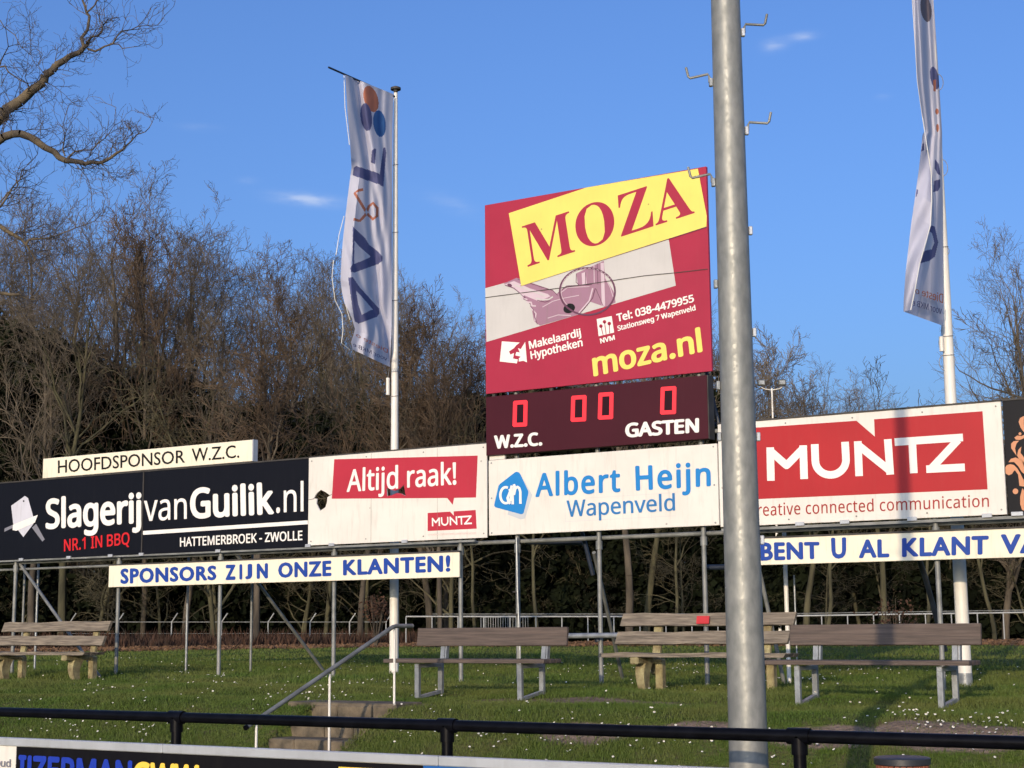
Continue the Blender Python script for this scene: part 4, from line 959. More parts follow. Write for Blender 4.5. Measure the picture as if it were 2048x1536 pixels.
# ------------------------------------------------------------------ benches
def bench_modern(x0, x1, l0, l1, label):
    o = empty('bench', ((x0+x1)/2, 15.6, .77), label, 'bench', 'grey plank benches on steel frames')
    # back plank
    rot = Matrix.Rotation(R(-8), 3, 'X')
    MB().box(((x0+x1)/2, 15.93, Zt(-.095)), (x1-x0, .045, .215), rot, bev=.006).build('back_plank', M['plank_grey'], o)
    for k in range(3):
        MB().box(((x0+x1)/2-.02, 15.32+.135*k+.06, Zt(-.375)+.008), (x1-x0+.12, .118, .045), bev=.005).build('seat_plank', M['plank_grey'], o)
    for lx in (l0, l1):
        MB().box((lx, 15.40, Zt(-.60)), (.058, .05, .40), bev=.003).build('front_leg', M['galv'], o)
        MB().box((lx, 15.62, Zt(-.425)), (.05, .50, .045), bev=.003).build('seat_bearer', M['galv'], o)
        zb = float(gz(lx, 15.9))
        MB().box((lx+.0, 15.88, (Zt(-.40)+zb)/2), (.058, .05, Zt(-.40)-zb), bev=.003).build('rear_leg', M['galv'], o)
        MB().box((lx, 15.93, Zt(-.22)), (.058, .02, .36), rot, bev=.003).box((lx+.045, 15.955, Zt(-.22)), (.018, .06, .36), rot).build('back_support', M['galv'], o)
        a = Vector((lx, 15.42, Zt(-.79))); b = Vector((lx, 15.88, zb+.03)); d = b-a
        MB().box((a+b)/2, (.05, d.length, .035), Matrix.Rotation(math.atan2(d.z, d.y), 3, 'X')).build('foot_bar', M['galv'], o)
        for yy in (15.38, 15.52): MB().tube([(lx, yy, Zt(-.345)), (lx, yy, Zt(-.335))], .014, 8).build('bolt', M['edge_dark'], o)
    return o
bench_modern(-11.32, -9.21, -10.95, -9.53, 'grey plank bench on steel legs right of the hand rail')
bench_modern(-6.48, -4.46, -6.20, -4.73, 'grey plank bench on steel legs right of the steel mast')
def bench_old(xl, xr, Yb, legs, label, zt, xs_l, xs_r, leglen=.46):
    o = empty('bench', ((xl+xr)/2, Yb, .77), label, 'bench', 'old wooden benches with two back planks')
    rot = Matrix.Rotation(R(-14), 3, 'X'); rnd = random.Random(int(abs(xl)*10))
    def plank(x0, x1, y, z, h, t, rt, nm):
        # irregular weathered plank
        n = 14; vs = []; fs = []
        for i in range(n+1):
            x = x0+(x1-x0)*i/n; j = rnd.uniform(-.006, .006); e = .02*math.sin(i*.9)*.3
            if i == 0: x += .0
            for (yy, z2) in ((-t/2, -h/2+j), (-t/2, h/2+j+e), (t/2, h/2+j+e), (t/2, -h/2+j)):
                v = rt@Vector((0, yy, z2)); vs.append((x+(.03 if (i == 0 and z2 > 0) else 0)+(.03 if (i == n and z2 > 0) else 0), y+v.y, z+v.z))
        for i in range(n):
            for k in range(4): a = i*4+k; b = i*4+(k+1) % 4; fs.append((a, b, b+4, a+4))
        fs += [(3, 2, 1, 0), tuple(n*4+k for k in range(4))]
        MB().add(vs, fs).build(nm, M['plank_old'], o)
    plank(xl, xr, Yb+.06, zt-.075, .155, .05, rot, 'back_plank')
    plank(xl-.05, xr-.06, Yb-.0, zt-.30, .155, .05, rot, 'back_plank')
    for k in range(3): plank(xs_l, xs_r, Yb-.50+.15*k, zt-.50+(.0 if k else 0), .045, .135, Matrix.Identity(3), 'seat_plank')
    for lx in legs:
        g0 = float(gz(lx, Yb-.2))
        mb = MB().box((lx, Yb+.09, (zt-.05+g0+.15)/2+.05), (.11, .07, zt-.05-g0-.15), Matrix.Rotation(R(-12), 3, 'X'), bev=.015); mb.build('back_post', M['log'], o)
        MB().box((lx, Yb-.28, zt-.565), (.12, .56, .09), bev=.015).build('seat_bearer', M['log'], o)
        MB().add(*curved_leg(lx, Yb-.28, g0-.08, zt-.60)).build('leg', M['log'], o)
        MB().box((lx+.09, Yb-.02, (zt-.6+g0)/2), (.10, .12, zt-.6-g0+.1), bev=.015).build('leg', M['log'], o)
    return o
def curved_leg(x, y, z0, z1):
    vs = []; fs = []; n = 7
    for i in range(n+1):
        t = i/n; z = z0+(z1-z0)*t; yy = y-.10*math.sin(t*2.6)+.05; w = .042+.025*t; h = .045+.05*t
        vs += [(x-w, yy-h, z), (x+w, yy-h, z), (x+w, yy+h, z), (x-w, yy+h, z)]
    for i in range(n):
        for k in range(4): a = i*4+k; b = i*4+(k+1) % 4; fs.append((a, b, b+4, a+4))
    fs += [(3, 2, 1, 0), tuple(n*4+k for k in range(4))]
    return vs, fs
bo1 = bench_old(-9.59, -7.25, 17.9, (-9.10, -7.62), 'old wooden bench with a small red plaque behind the steel mast', Zt(.165), -9.60, -7.15)
bo0 = bench_old(-21.55, -19.04, 18.2, (-21.05, -19.40), 'old weathered wooden bench under the black butcher board', Zt(.165), -21.7, -18.95)
pq = PY(1404, 1239, 17.86)
MB().box((pq.x, 17.885, pq.z-.005), (.17, .012, .10), Matrix.Rotation(R(-14), 3, 'X'), bev=.004).build('plaque', M['plaque'], bo1)

# ------------------------------------------------------------------ trees
def skeleton(seed, H, r0, trunk_frac, nb, spread, ups, lv, twig, lean=(0, 0)):
    r = random.Random(seed); S = []; T = []
    def perp(d):
        a = Vector((r.gauss(0, 1), r.gauss(0, 1), r.gauss(0, 1))); a -= d*a.dot(d)
        return a.normalized()
    def br(p, d, Ln, rad, lvl):
        n = max(2, {0: 14, 1: 8, 2: 5, 3: 4, 4: 2}[lvl]); st = Ln/n; pts = [(p.copy(), rad)]
        for i in range(n):
            t = (i+1)/n; jit = {0: .045, 1: .20, 2: .26, 3: .30, 4: .35}[lvl]
            d = (d+Vector((r.gauss(0, jit), r.gauss(0, jit), r.gauss(0, jit)))+Vector((0, 0, ups*(.12 if lvl else 0)))).normalized()
            p2 = p+d*st; ra = rad*(1-.80*(i/n)); rb = max(twig, rad*(1-.80*t))
            (T if lvl == 0 else S).append((p.copy(), p2.copy(), max(ra, twig), rb)); p = p2; pts.append((p.copy(), rb))
            if lvl < lv:
                k = {0: 0, 1: nb[1]/n, 2: nb[2]/n, 3: nb[3]/n}[lvl] if lvl else 0
                if lvl == 0:
                    if t > trunk_frac:
                        k = nb[0]/(n*(1-trunk_frac))
                c = int(k)+(1 if r.random() < k-int(k) else 0)
                for _ in range(c):
                    ang = r.uniform(.45, 1.0)*spread*(1.25-.5*t if lvl == 0 else 1); q = perp(d); nd = (d*math.cos(ang)+q*math.sin(ang)).normalized()
                    if lvl == 0: l2 = H*r.uniform(.28, .42)*(1.15-.6*((t-trunk_frac)/(1-trunk_frac)))
                    else: l2 = Ln*r.uniform(.38, .62)*(1.1-.4*t)
                    br(p.copy(), nd, l2, max(twig, rb*r.uniform(.5, .72)), lvl+1)
    br(Vector((0, 0, -.3)), Vector((lean[0], lean[1], 1)).normalized(), H*.93, r0, 0)
    return T, S
def seg_mesh(name, segs, n, m):
    A = np.array([tuple(s_[0]) for s_ in segs]); B = np.array([tuple(s_[1]) for s_ in segs]); ra = np.array([s_[2] for s_ in segs]); rb = np.array([s_[3] for s_ in segs])
    d = B-A; d /= np.linalg.norm(d, axis=1)[:, None]+1e-9; h = np.where(np.abs(d[:, 2:3]) < .9, [[0, 0, 1.]], [[1., 0, 0]])
    u = np.cross(d, h); u /= np.linalg.norm(u, axis=1)[:, None]; w = np.cross(d, u); V = []
    for (P, rr) in ((A, ra), (B, rb)):
        for k in range(n):
            t = 2*math.pi*k/n; V.append(P+(u*math.cos(t)+w*math.sin(t))*rr[:, None])
    V = np.stack(V, 1).reshape(-1, 3); b = np.arange(len(segs))*2*n
    F = np.concatenate([np.stack([b+k, b+(k+1) % n, b+n+(k+1) % n, b+n+k], 1) for k in range(n)])
    return npmesh(name, V, F, m, 'mesh', smooth=(n > 3))
PROTO = {}
def proto(kind, seed, **k):
    T, S = skeleton(seed, **{a: b for a, b in k.items() if a not in ('bark', 'twigm')})
    thick = [s_ for s_ in S if s_[2] > .035]; thin = [s_ for s_ in S if s_[2] <= .035]
    PROTO.setdefault(kind, []).append((seg_mesh('trunk', T+thick, 6, M[k['bark']]), seg_mesh('crown', thin, 3, M[k['twigm']])))
for i in range(6):
    proto('tall', 100+i, H=20, r0=.25, trunk_frac=.42, nb=(15, 5.5, 5.5, 5), spread=.82, ups=.8, lv=4, twig=.0075, bark='bark' if i % 2 else 'bark_olive', twigm='twig_grey')
for i in range(3):
    proto('red', 200+i, H=14, r0=.15, trunk_frac=.22, nb=(22, 7, 5.5, 3), spread=.85, ups=.9, lv=4, twig=.011, bark='bark', twigm='twig_red')
for i in range(4):
    proto('olive', 300+i, H=9, r0=.09, trunk_frac=.12, nb=(13, 5, 5, 3), spread=1.2, ups=.15, lv=4, twig=.009, bark='bark_olive', twigm='twig_olive')
for i in range(2):
    proto('thin', 400+i, H=12, r0=.10, trunk_frac=.30, nb=(10, 5, 3, 0), spread=.7, ups=.9, lv=3, twig=.010, bark='bark_olive', twigm='twig_olive')
for i in range(2):
    proto('open', 500+i, H=16, r0=.22, trunk_frac=.18, nb=(22, 7, 6, 4), spread=.85, ups=1.1, lv=4, twig=.011, bark='bark', twigm='twig_grey')
SIZE = {'tall': 20, 'red': 14, 'olive': 9, 'thin': 12, 'open': 16}
rt = random.Random(5)
def put(kind, i, x, y, H, label, cat='tree', group=None, rot=None, wide=1.0):
    tm, cm = PROTO[kind][i % len(PROTO[kind])]; s_ = H/SIZE[kind]
    o = empty('bare_tree' if kind != 'olive' else 'bare_shrub', (x, y, float(gz(x, y))), label, cat, group)
    o.scale = (s_*wide, s_*wide, s_); o.rotation_euler = (0, 0, rt.uniform(0, 6.28) if rot is None else rot)
    for nm, me in (('trunk', tm), ('crown', cm)):
        c = bpy.data.objects.new(nm, me); COL.objects.link(c); c.parent = o
    return o
# edge of the wood: distance along the view for a picture column
def at_px(px, fwd):
    d = ray(px, 1258); return d[0]*fwd, d[1]*fwd
def hfor(px, py, fwd):
    """tree height so that the top reaches picture row py"""
    return PD(px, py, fwd).z-.8
SKY = [(0, 470), (60, 430), (110, 400), (160, 385), (215, 395), (240, 470), (280, 420), (330, 425), (370, 470), (410, 515), (440, 560), (470, 575), (505, 530), (545, 515), (590, 535), (630, 520), (670, 545), (700, 560), (760, 560), (830, 560), (870, 590), (920, 620), (970, 640), (1060, 650), (1200, 660), (1350, 680), (1440, 700), (1500, 705), (1530, 690)]
def skyline(px): return float(np.interp(px, [a for a, b in SKY], [b for a, b in SKY]))
# tall rows
k = 0
for row, (fw, step_, dy) in enumerate(((90, 78, 44), (101, 82, 28))):
    px = -150+row*17
    while px < 1500:
        x, y = at_px(px, fw+rt.uniform(-4, 4)); y_top = skyline(px)+dy+rt.uniform(0, 26)*(1+.4*row)
        H = hfor(px, y_top, fw)
        put('tall', k, x, y, H, 'tall bare tree standing among its like in the wood behind the meadow', group='tall bare trees of the wood', wide=rt.uniform(.85, 1.1)); k += 1
        px += step_*rt.uniform(.75, 1.25)
# named trees one can find
put('red', 0, *at_px(512, 71), hfor(512, 600, 71), 'rounded reddish brown tree above the cream HOOFDSPONSOR box sign', wide=1.05)
put('red', 1, *at_px(285, 82), hfor(285, 470, 82), 'tall reddish brown tree left of the rounded one, dense twigs at its top', wide=.7)
put('red', 2, *at_px(720, 76), hfor(720, 640, 76), 'reddish bare tree behind the foot of the left banner flag')
put('red', 0, *at_px(880, 74), hfor(880, 660, 74), 'reddish bare tree between the left flagpole and the red MOZA board', wide=.9)
put('olive', 1, *at_px(430, 76), hfor(430, 700, 76), 'olive bare tree with forked stems right above the HOOFDSPONSOR box sign', wide=1.0)
put('olive', 2, *at_px(900, 77), hfor(900, 730, 77), 'olive bare tree behind the right end of the white board with the holes', wide=1.0)
put('olive', 3, *at_px(190, 78), hfor(190, 780, 78), 'olive bare tree behind the left end of the HOOFDSPONSOR box sign', wide=1.1)
put('olive', 0, *at_px(650, 77), hfor(650, 740, 77), 'olive bare tree left of the lower end of the left banner flag', wide=1.0)
# right hand groups, farther off
put('open', 0, *at_px(1612, 104), hfor(1612, 690, 104), 'bare spreading tree just right of the steel mast, behind the floodlight', rot=4.6, wide=1.1)
put('open', 1, *at_px(1522, 100), hfor(1522, 690, 100), 'bare tree partly hidden by the steel mast', wide=.9)
put('open', 1, *at_px(1745, 112), hfor(1745, 790, 112), 'bare tree whose top shows above the middle of the MUNTZ board', wide=1.05)
put('thin', 0, *at_px(1680, 108), hfor(1680, 745, 108), 'slim bare tree between the two tree tops above the MUNTZ board', wide=1.1)
put('tall', 3, *at_px(2120, 66), hfor(2120, 510, 66), 'bare spreading tree at the right edge of the picture', rot=.5, wide=.85)
put('open', 0, *at_px(2150, 70), hfor(2150, 500, 70), 'second bare tree cut by the right edge of the picture, behind the first', rot=3.4, wide=1.0)
put('open', 1, *at_px(2010, 80), hfor(2010, 770, 80), 'low bare tree top showing right of the white flagpole above the boards', wide=1.2)
# sunlit trunks under the boards
TR = [(122, 78, 'tall', 19, 'thick straight trunk seen left above the old bench'), (64, 80, 'tall', 17, 'trunk seen between the two leftmost posts'), (795, 78, 'tall', 18, 'stout trunk directly behind the left white flagpole'),
      (858, 78, 'tall', 16, 'straight trunk right of the left white flagpole'), (893, 80, 'red', 14, 'reddish forked trunk left of the post under the banner end'), (952, 76, 'thin', 12, 'thin pale trunk right of the banner end'),
      (1073, 76, 'thin', 13, 'thin leaning pale trunk above the middle bench'), (1258, 77, 'tall', 20, 'stout pine like trunk above the old bench with the plaque'), (1292, 80, 'tall', 16, 'greenish trunk just right of the stout one'),
      (1350, 78, 'thin', 12, 'forked greenish thin trunk above the red plaque'), (1608, 78, 'tall', 15, 'broad dark trunk right of the steel mast'), (1654, 76, 'thin', 11, 'thin crooked mossy trunk right of the broad one'),
      (1770, 78, 'tall', 13, 'straight trunk below the middle of the right banner'), (1853, 75, 'thin', 10, 'thin trunk left of the right flagpole foot'), (1988, 77, 'thin', 11, 'thin trunk right of the right flagpole'),
      (372, 79, 'tall', 16, 'dim trunk behind the left banner board'), (610, 80, 'thin', 13, 'slim trunk behind the middle of the left banner'), (1720, 82, 'thin', 11, 'slim dark trunk behind the right banner')]
for j, (px, fw, kd, H, lab) in enumerate(TR):
    x, y = at_px(px, fw); cap_y = 800 if px > 1450 else 560
    put(kd, j, x, y, min(H, hfor(px, cap_y, fw)), lab, wide=1.0 if px < 1450 else 1.3)
# brush along the edge
k = 0
BR = ['left of the butcher board', 'behind the butcher board', 'behind the white board with the holes', 'behind the MOZA board', 'beside the steel mast', 'behind the MUNTZ board']
for row, (fw, step_, h0, h1) in enumerate(((80, 135, 5.0, 9.5), (86, 120, 8, 13))):
    px = -90+row*30
    while px < 2120:
        x, y = at_px(px, fw+rt.uniform(-2.5, 3)); H = rt.uniform(h0, h1)*(1.15 if 330 < px < 1000 else .9)
        if px > 1480: H = min(H, hfor(px, 812, fw))*.98
        put('olive', k, x, y, H, 'bare olive brown shrub in the brush at the edge of the wood', 'shrub', 'bare shrubs at the edge of the wood', wide=rt.uniform(1.0, 1.3)); k += 1
        px += step_*rt.uniform(.7, 1.3)
# evergreen undergrowth; its near-black leaf colour also carries the shade inside the wood
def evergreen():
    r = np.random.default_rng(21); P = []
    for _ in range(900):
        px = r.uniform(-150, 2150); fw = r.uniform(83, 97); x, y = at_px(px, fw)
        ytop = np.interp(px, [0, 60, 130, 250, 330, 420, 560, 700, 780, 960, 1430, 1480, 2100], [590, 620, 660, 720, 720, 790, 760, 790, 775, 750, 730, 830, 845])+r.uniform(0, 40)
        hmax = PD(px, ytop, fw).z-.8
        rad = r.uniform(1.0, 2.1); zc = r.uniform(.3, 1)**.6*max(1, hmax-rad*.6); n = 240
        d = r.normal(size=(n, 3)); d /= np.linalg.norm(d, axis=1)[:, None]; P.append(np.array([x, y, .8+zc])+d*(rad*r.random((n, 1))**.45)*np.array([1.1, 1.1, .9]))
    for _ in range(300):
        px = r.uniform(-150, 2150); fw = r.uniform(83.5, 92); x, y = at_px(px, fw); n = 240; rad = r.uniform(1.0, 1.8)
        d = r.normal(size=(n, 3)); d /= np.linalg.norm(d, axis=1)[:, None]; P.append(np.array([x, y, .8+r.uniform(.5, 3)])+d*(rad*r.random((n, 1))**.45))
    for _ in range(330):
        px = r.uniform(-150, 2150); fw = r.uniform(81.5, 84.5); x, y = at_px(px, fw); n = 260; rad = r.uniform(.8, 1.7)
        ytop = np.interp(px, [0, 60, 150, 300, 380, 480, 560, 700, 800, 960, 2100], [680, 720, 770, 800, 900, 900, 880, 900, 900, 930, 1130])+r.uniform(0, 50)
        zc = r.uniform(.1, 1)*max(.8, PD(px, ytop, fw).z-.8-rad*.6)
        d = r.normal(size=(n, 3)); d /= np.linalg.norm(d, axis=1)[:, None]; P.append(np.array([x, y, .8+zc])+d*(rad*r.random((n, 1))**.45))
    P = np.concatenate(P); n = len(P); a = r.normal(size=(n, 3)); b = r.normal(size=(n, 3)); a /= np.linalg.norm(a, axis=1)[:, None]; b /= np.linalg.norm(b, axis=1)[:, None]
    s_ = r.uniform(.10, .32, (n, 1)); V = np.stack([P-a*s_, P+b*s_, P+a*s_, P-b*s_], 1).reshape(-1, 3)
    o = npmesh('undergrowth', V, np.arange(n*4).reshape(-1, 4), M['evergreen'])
    tag(o, 'evergreen undergrowth inside the wood, coloured near black to give its shade too', 'undergrowth', kind='stuff')
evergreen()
def far_wood():
    """the wood goes on behind: closely set dark stems and brush that read as one mass"""
    r = np.random.default_rng(5); segs = []
    for _ in range(1500):
        px = r.uniform(-300, 2300); fw = r.uniform(96, 135); x, y = at_px(px, fw); z = .8
        H = r.uniform(9, 15) if px < 1480 else r.uniform(6, 9); lx, ly = r.normal(size=2)*.5; w = r.uniform(.06, .22)
        segs.append((Vector((x, y, z-.3)), Vector((x+lx, y+ly, z+H)), w, w*.4))
        for _ in range(22):
            t = r.uniform(.03, 1); p = Vector((x+lx*t, y+ly*t, z+H*t)); dx = r.normal(size=3)*1.5
            segs.append((p, p+Vector((dx[0], dx[1], abs(dx[2])*.9)), .028, .01))
    me = seg_mesh('wood_interior', segs, 3, M['bark'])
    o = link('wood_interior', me); tag(o, 'deep interior of the wood reading as one mass of stems', 'wood', kind='stuff')
far_wood()
def bracken():
    r = np.random.default_rng(8); n = 15000; px = r.uniform(-60, 850, n); fw = np.interp(px, [0, 600, 850], [64, 69, 75])+r.random(n)*11
    X = np.empty(n); Y = np.empty(n)
    D = FW[None]+RT[None]*((px-1024)/FPX)[:, None]-UP[None]*((1258-768)/FPX); X = D[:, 0]*fw; Y = D[:, 1]*fw
    Z = gz(X, Y); h = .75*r.uniform(.15, 1.15, n)**1.2*(.25+.9*(np.sin(X*.9)*np.sin(X*2.3+1)*.5+.5))*np.clip((fw-58)/6, .3, 1); a = r.random(n)*6.28; w = .03+.04*r.random(n); lx = r.normal(size=n)*h*.25; ly = r.normal(size=n)*h*.25
    P0 = np.stack([X-np.cos(a)*w, Y-np.sin(a)*w, Z], 1); P1 = np.stack([X+np.cos(a)*w, Y+np.sin(a)*w, Z], 1); P2 = np.stack([X+lx, Y+ly, Z+h], 1)
    V = np.stack([P0, P1, P2], 1).reshape(-1, 3)
    tag(npmesh('dry_bracken', V, np.arange(len(V)).reshape(-1, 3), M['bracken']), 'reddish dry bracken along the left edge of the wood', 'bracken', kind='stuff')
    n = 26000; px = r.uniform(-60, 2110, n); base = np.interp(px, [0, 600, 820, 1650, 2100], [52, 60, 62, 56, 53]); fw = base+r.random(n)**1.3*14
    D = FW[None]+RT[None]*((px-1024)/FPX)[:, None]-UP[None]*((1258-768)/FPX); X = D[:, 0]*fw; Y = D[:, 1]*fw; Z = gz(X, Y)+.03
    P = np.stack([X, Y, Z+r.random(n)*.06], 1); a = r.normal(size=(n, 3))*[1, 1, .6]; b = r.normal(size=(n, 3))*[1, 1, .6]; a /= np.linalg.norm(a, axis=1)[:, None]; b /= np.linalg.norm(b, axis=1)[:, None]
    s_ = r.uniform(.03, .08, (n, 1)); V = np.stack([P-a*s_, P+b*s_, P+a*s_, P-b*s_], 1).reshape(-1, 3)
    tag(npmesh('fallen_leaves', V, np.arange(n*4).reshape(-1, 4), M['leaf_brown']), 'brown fallen leaves lying along the foot of the wood', 'leaves', kind='stuff')
bracken()

# ------------------------------------------------------------------ near oak reaching in from the left
def oak():
    r = random.Random(12); D0 = 30
    o = empty('oak_tree', PD(-420, 1290, D0+1)-Vector((0, 0, 0)), 'dark knotty bare tree reaching into the picture at the upper left', 'tree')
    base = o.location.copy(); base.z = float(gz(base.x, base.y)); o.location = base
    T = []; S = []
    def pth(pts, ra, rb, store, dep=None):
        P = []
        for i, q in enumerate(pts):
            dd = D0+(q[2] if len(q) > 2 else 0); P.append(PD(q[0], q[1], dd))
        # refine with small kinks
        Q = [P[0]]
        for a, b in zip(P[:-1], P[1:]):
            m_ = (a+b)/2+Vector((r.gauss(0, 1), r.gauss(0, 1), r.gauss(0, 1)))*(b-a).length*.10; Q += [m_, b]
        n = len(Q)-1
        for i in range(n):
            store.append((Q[i], Q[i+1], .74*(ra+(rb-ra)*i/n), .74*(ra+(rb-ra)*(i+1)/n)))
        return Q
    def tw(p, d, Ln, rad, lvl):
        n = 4 if lvl < 2 else 3; 
        for i in range(n):
            d = (d+Vector((r.gauss(0, .28), r.gauss(0, .28), r.gauss(0, .28)))+Vector((0, 0, .10))).normalized(); p2 = p+d*Ln/n
            S.append((p.copy(), p2.copy(), rad*(1-.6*i/n), max(.004, rad*(1-.6*(i+1)/n)))); p = p2
            if lvl < 3 and r.random() < (.85 if lvl < 2 else .6):
                q = Vector((r.gauss(0, 1), r.gauss(0, 1), r.gauss(0, 1))); q -= d*q.dot(d); q.normalize(); a = r.uniform(.5, 1.1)
                tw(p.copy(), d*math.cos(a)+q*math.sin(a), Ln*r.uniform(.45, .75), rad*.62, lvl+1)
    trunk = [tuple((base+Vector((0, 0, 0)))), ]
    tb = base; top = PD(-380, 300, D0+1)
    mid = base.lerp(top, .5)+Vector((.3, 0, 0))
    T.append((tb-Vector((0, 0, .3)), mid, .42, .34)); T.append((mid, top, .34, .24)); T.append((top, PD(-330, -120, D0), .24, .14))
    limbs = [([(-380, 420, 1), (-200, 330, .5), (-60, 262, 0), (0, 235), (40, 203), (62, 182), (90, 150), (112, 130), (140, 112), (168, 94), (176, 84)], .20, .045),
             ([(168, 94), (175, 60, .2), (173, 25, .4), (165, 0, .5), (150, -50, .5)], .045, .02), ([(173, 25), (188, 12), (205, -8)], .028, .01),
             ([(176, 84), (195, 72), (205, 55), (210, 45)], .034, .008), ([(176, 98), (200, 98, -.2), (225, 88, -.4), (245, 62, -.5), (275, 53, -.5), (315, 50, -.6)], .03, .007), ([(225, 88), (245, 97), (275, 93)], .018, .006),
             ([(-60, 262), (0, 247), (15, 225), (45, 200)], .05, .035),
             ([(-200, 330), (-80, 300, -1), (-10, 286, -1), (25, 268, -1), (62, 275, -1), (90, 295, -1), (118, 315, -1), (145, 322, -1.1), (170, 328, -1.2), (200, 326, -1.2), (222, 315, -1.2), (245, 300, -1.3), (262, 283, -1.3), (290, 264, -1.3)], .13, .010),
             ([(140, 318, -1), (160, 328, -1), (167, 342, -1)], .025, .008), ([(200, 326, -1.2), (216, 332, -1.2)], .018, .01), ([(135, 316, -1), (150, 303, -1), (185, 300, -1.1), (205, 280, -1.2), (217, 268, -1.2), (232, 215, -1.3)], .024, .006),
             ([(130, 312, -1), (128, 285, -1), (125, 255, -.9), (137, 210, -.9)], .02, .006),
             ([(-380, 500, 1), (-150, 440, 0), (-40, 440, -.5), (0, 452, -.6), (28, 470, -.7), (55, 492, -.7), (72, 520, -.7)], .10, .02),
             ([(52, 490, -.7), (68, 478, -.7), (100, 475, -.8), (150, 456, -.9), (190, 442, -.9)], .032, .008),
             ([(-100, 440, 0), (-10, 420, -.5), (10, 400, -.5), (25, 375, -.5), (40, 360, -.5), (55, 330, -.6)], .04, .008),
             ([(0, 405, -.5), (15, 385, -.5), (35, 372, -.5), (30, 350, -.5)], .02, .006),
             ([(-380, 640, 1), (-150, 592, .5), (0, 586, 0), (40, 588, 0), (75, 600, 0)], .09, .012),
             ([(0, 40), (30, 70), (62, 110), (60, 60), (50, 10)], .012, .005), ([(-40, 60), (0, 130, .3), (8, 110, .3), (12, 60)], .03, .008), ([(-100, 200), (-20, 140), (10, 132), (40, 160), (68, 165)], .03, .01)]
    for (pts, ra, rb) in limbs:
        Q = pth(pts, ra, rb, T)
        n = len(Q)
        for i in range(2, n):
            t = i/n; cnt = 1 if r.random() < .85 else 2
            px_in = True
            for _ in range(cnt):
                d = (Q[i]-Q[i-1]).normalized(); q = Vector((r.gauss(0, .8), r.gauss(0, .8), r.gauss(.35, .8))); q -= d*q.dot(d); q.normalize(); a = r.uniform(.5, 1.2)
                tw(Q[i].copy(), d*math.cos(a)+q*math.sin(a), r.uniform(.28, .66), min(.010, ra*.3), 0 if ra > .06 else 1)
    def sub(P0, segs):  return [(a-P0, b-P0, c, d) for a, b, c, d in segs]
    for nm, sg, n, m in (('trunk', T, 8, 'oak'), ('crown', S, 3, 'oak_twig')):
        me = seg_mesh(nm, sub(base, sg), n, M[m]); c = bpy.data.objects.new(nm, me); COL.objects.link(c); c.parent = o
oak()

# ------------------------------------------------------------------ far fences, barrier, floodlight
fa = empty('wire_fence', (-51, 60, .8), 'low wire fence with bent topped posts at the left edge of the wood', 'fence')
pts = []
for px in (140, 235, 343, 443, 536, 620, 699, 772):
    x, y = at_px(px, 76); z = float(gz(x, y)); zt = PD(px, 1244, 76).z; pts.append((x, y, zt))
    MB().tube([(x, y, z-.1), (x, y, zt), (x+.28, y+.1, zt+.42)], .030, 6).build('post', M['zincfence'], fa)
MB().tube(pts, .022, 5).build('top_wire', M['galv_old'], fa)
MB().tube([(a, b, c-.55) for a, b, c in pts], .012, 4).build('wire', M['galv_old'], fa)
fb = empty('railing', (-25, 70, .8), 'pale tube railing with posts at the right edge of the wood', 'railing')
pp = []
for px in list(range(812, 2110, 52)):
    fw = np.interp(px, [812, 2100], [74, 70]); x, y = at_px(px, fw); z = float(gz(x, y)); zt = PD(px, np.interp(px, [812, 1500, 2100], [1233, 1233, 1224]), fw).z; pp.append((x, y, zt))
    if px % 3 != 9: MB().tube([(x, y, z-.1), (x, y, zt)], .028, 6).build('post', M['zincfence'], fb)
MB().tube(pp, .035, 6).build('top_tube', M['zincfence'], fb)
MB().tube([(a+.1, b+2.0, c+.12) for a, b, c in pp], .022, 5).build('rear_tube', M['galv_old'], fb)
cb = empty('crowd_barrier', (-38, 62, .8), 'steel crowd barrier with thin upright bars above the middle bench', 'barrier')
p0, p1 = at_px(962, 70), at_px(1056, 69)
A_ = Vector((p0[0], p0[1], PD(962, 1234, 70).z)); B_ = Vector((p1[0], p1[1], PD(1056, 1234, 69).z)); lo = .95
MB().tube([A_-Vector((0, 0, lo)), A_, B_, B_-Vector((0, 0, lo)), A_-Vector((0, 0, lo))], .022, 6).build('hoop', M['zincfence'], cb)
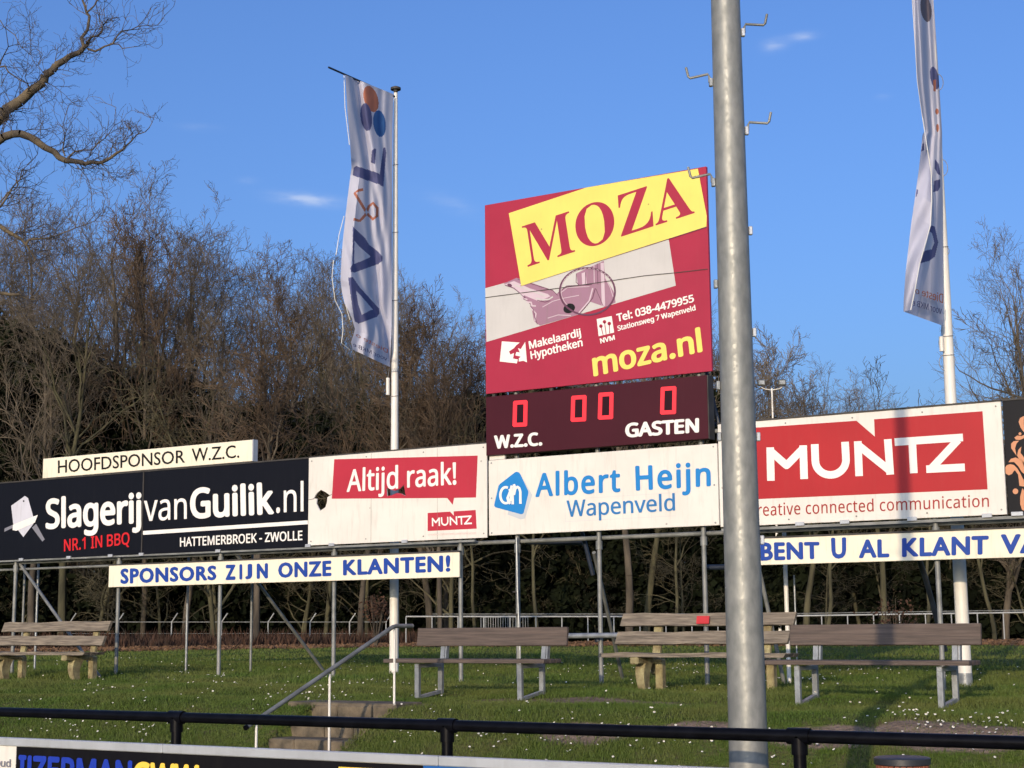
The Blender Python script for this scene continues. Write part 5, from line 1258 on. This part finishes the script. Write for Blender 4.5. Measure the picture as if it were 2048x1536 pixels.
for k in range(1, 19):
    p = A_.lerp(B_, k/19); MB().tube([p, p-Vector((0, 0, lo))], .012, 5).build('bar', M['zincfence'], cb)
fx, fy = at_px(1560, 82)
fm = empty('floodlight', (fx, fy, .8), 'distant white floodlight mast with two lamps right of the steel mast', 'floodlight')
zt = PD(1558, 765, 82).z
MB().tube([(fx, fy, .7), (fx, fy, zt)], [.09, .045], 10).build('mast', M['white_paint'], fm, True)
for s_ in (-1, 1):
    e = Vector((fx, fy, zt+.05))+hr*s_*.55
    MB().tube([(fx, fy, zt-.1), Vector((fx, fy, zt-.03))+hr*s_*.40, e], .025, 6).build('arm', M['white_paint'], fm, True)
    rot = Matrix.Rotation(math.atan2(hr.y, hr.x), 3, 'Z')
    MB().box(e+Vector((0, 0, .25)), (.42, .22, .34), rot, bev=.08).build('lamp_housing', M['lampglass'], fm)
    MB().box(e+Vector((0, 0, .25))+rot@Vector((0, -.125, 0)), (.30, .02, .20), rot).build('lamp_glass', M['galv'], fm)
# brown leafy bush in front of the railing
def leafbush(px, py, fw, rad, label):
    r = np.random.default_rng(3); c = PD(px, py, fw); n = 500; d = r.normal(size=(n, 3))*rad*.45; P = np.array(c)+d
    P = P[P[:, 2] > .8]; n = len(P); a = r.normal(size=(n, 3)); b = r.normal(size=(n, 3)); a /= np.linalg.norm(a, axis=1)[:, None]; b /= np.linalg.norm(b, axis=1)[:, None]; s_ = r.uniform(.03, .07, (n, 1))
    o = empty('leafy_bush', (c.x, c.y, .78), label, 'bush')
    npmesh('leaves', np.stack([P-a*s_, P+b*s_, P+a*s_, P-b*s_], 1).reshape(-1, 3), np.arange(n*4).reshape(-1, 4), M['bracken'], o)
    S = [(Vector((c.x, c.y, .7)), c+Vector(tuple(r.normal(size=3)*rad*.5)), .02, .006) for _ in range(24)]
    me = seg_mesh('stems', S, 3, M['bark']); link('stems', me, o)
leafbush(1790, 1246, 60, 1.1, 'brown leaved bush in front of the railing above the right bench')
leafbush(752, 1218, 63, .6, 'small brown leaved sprig beside the left flagpole')
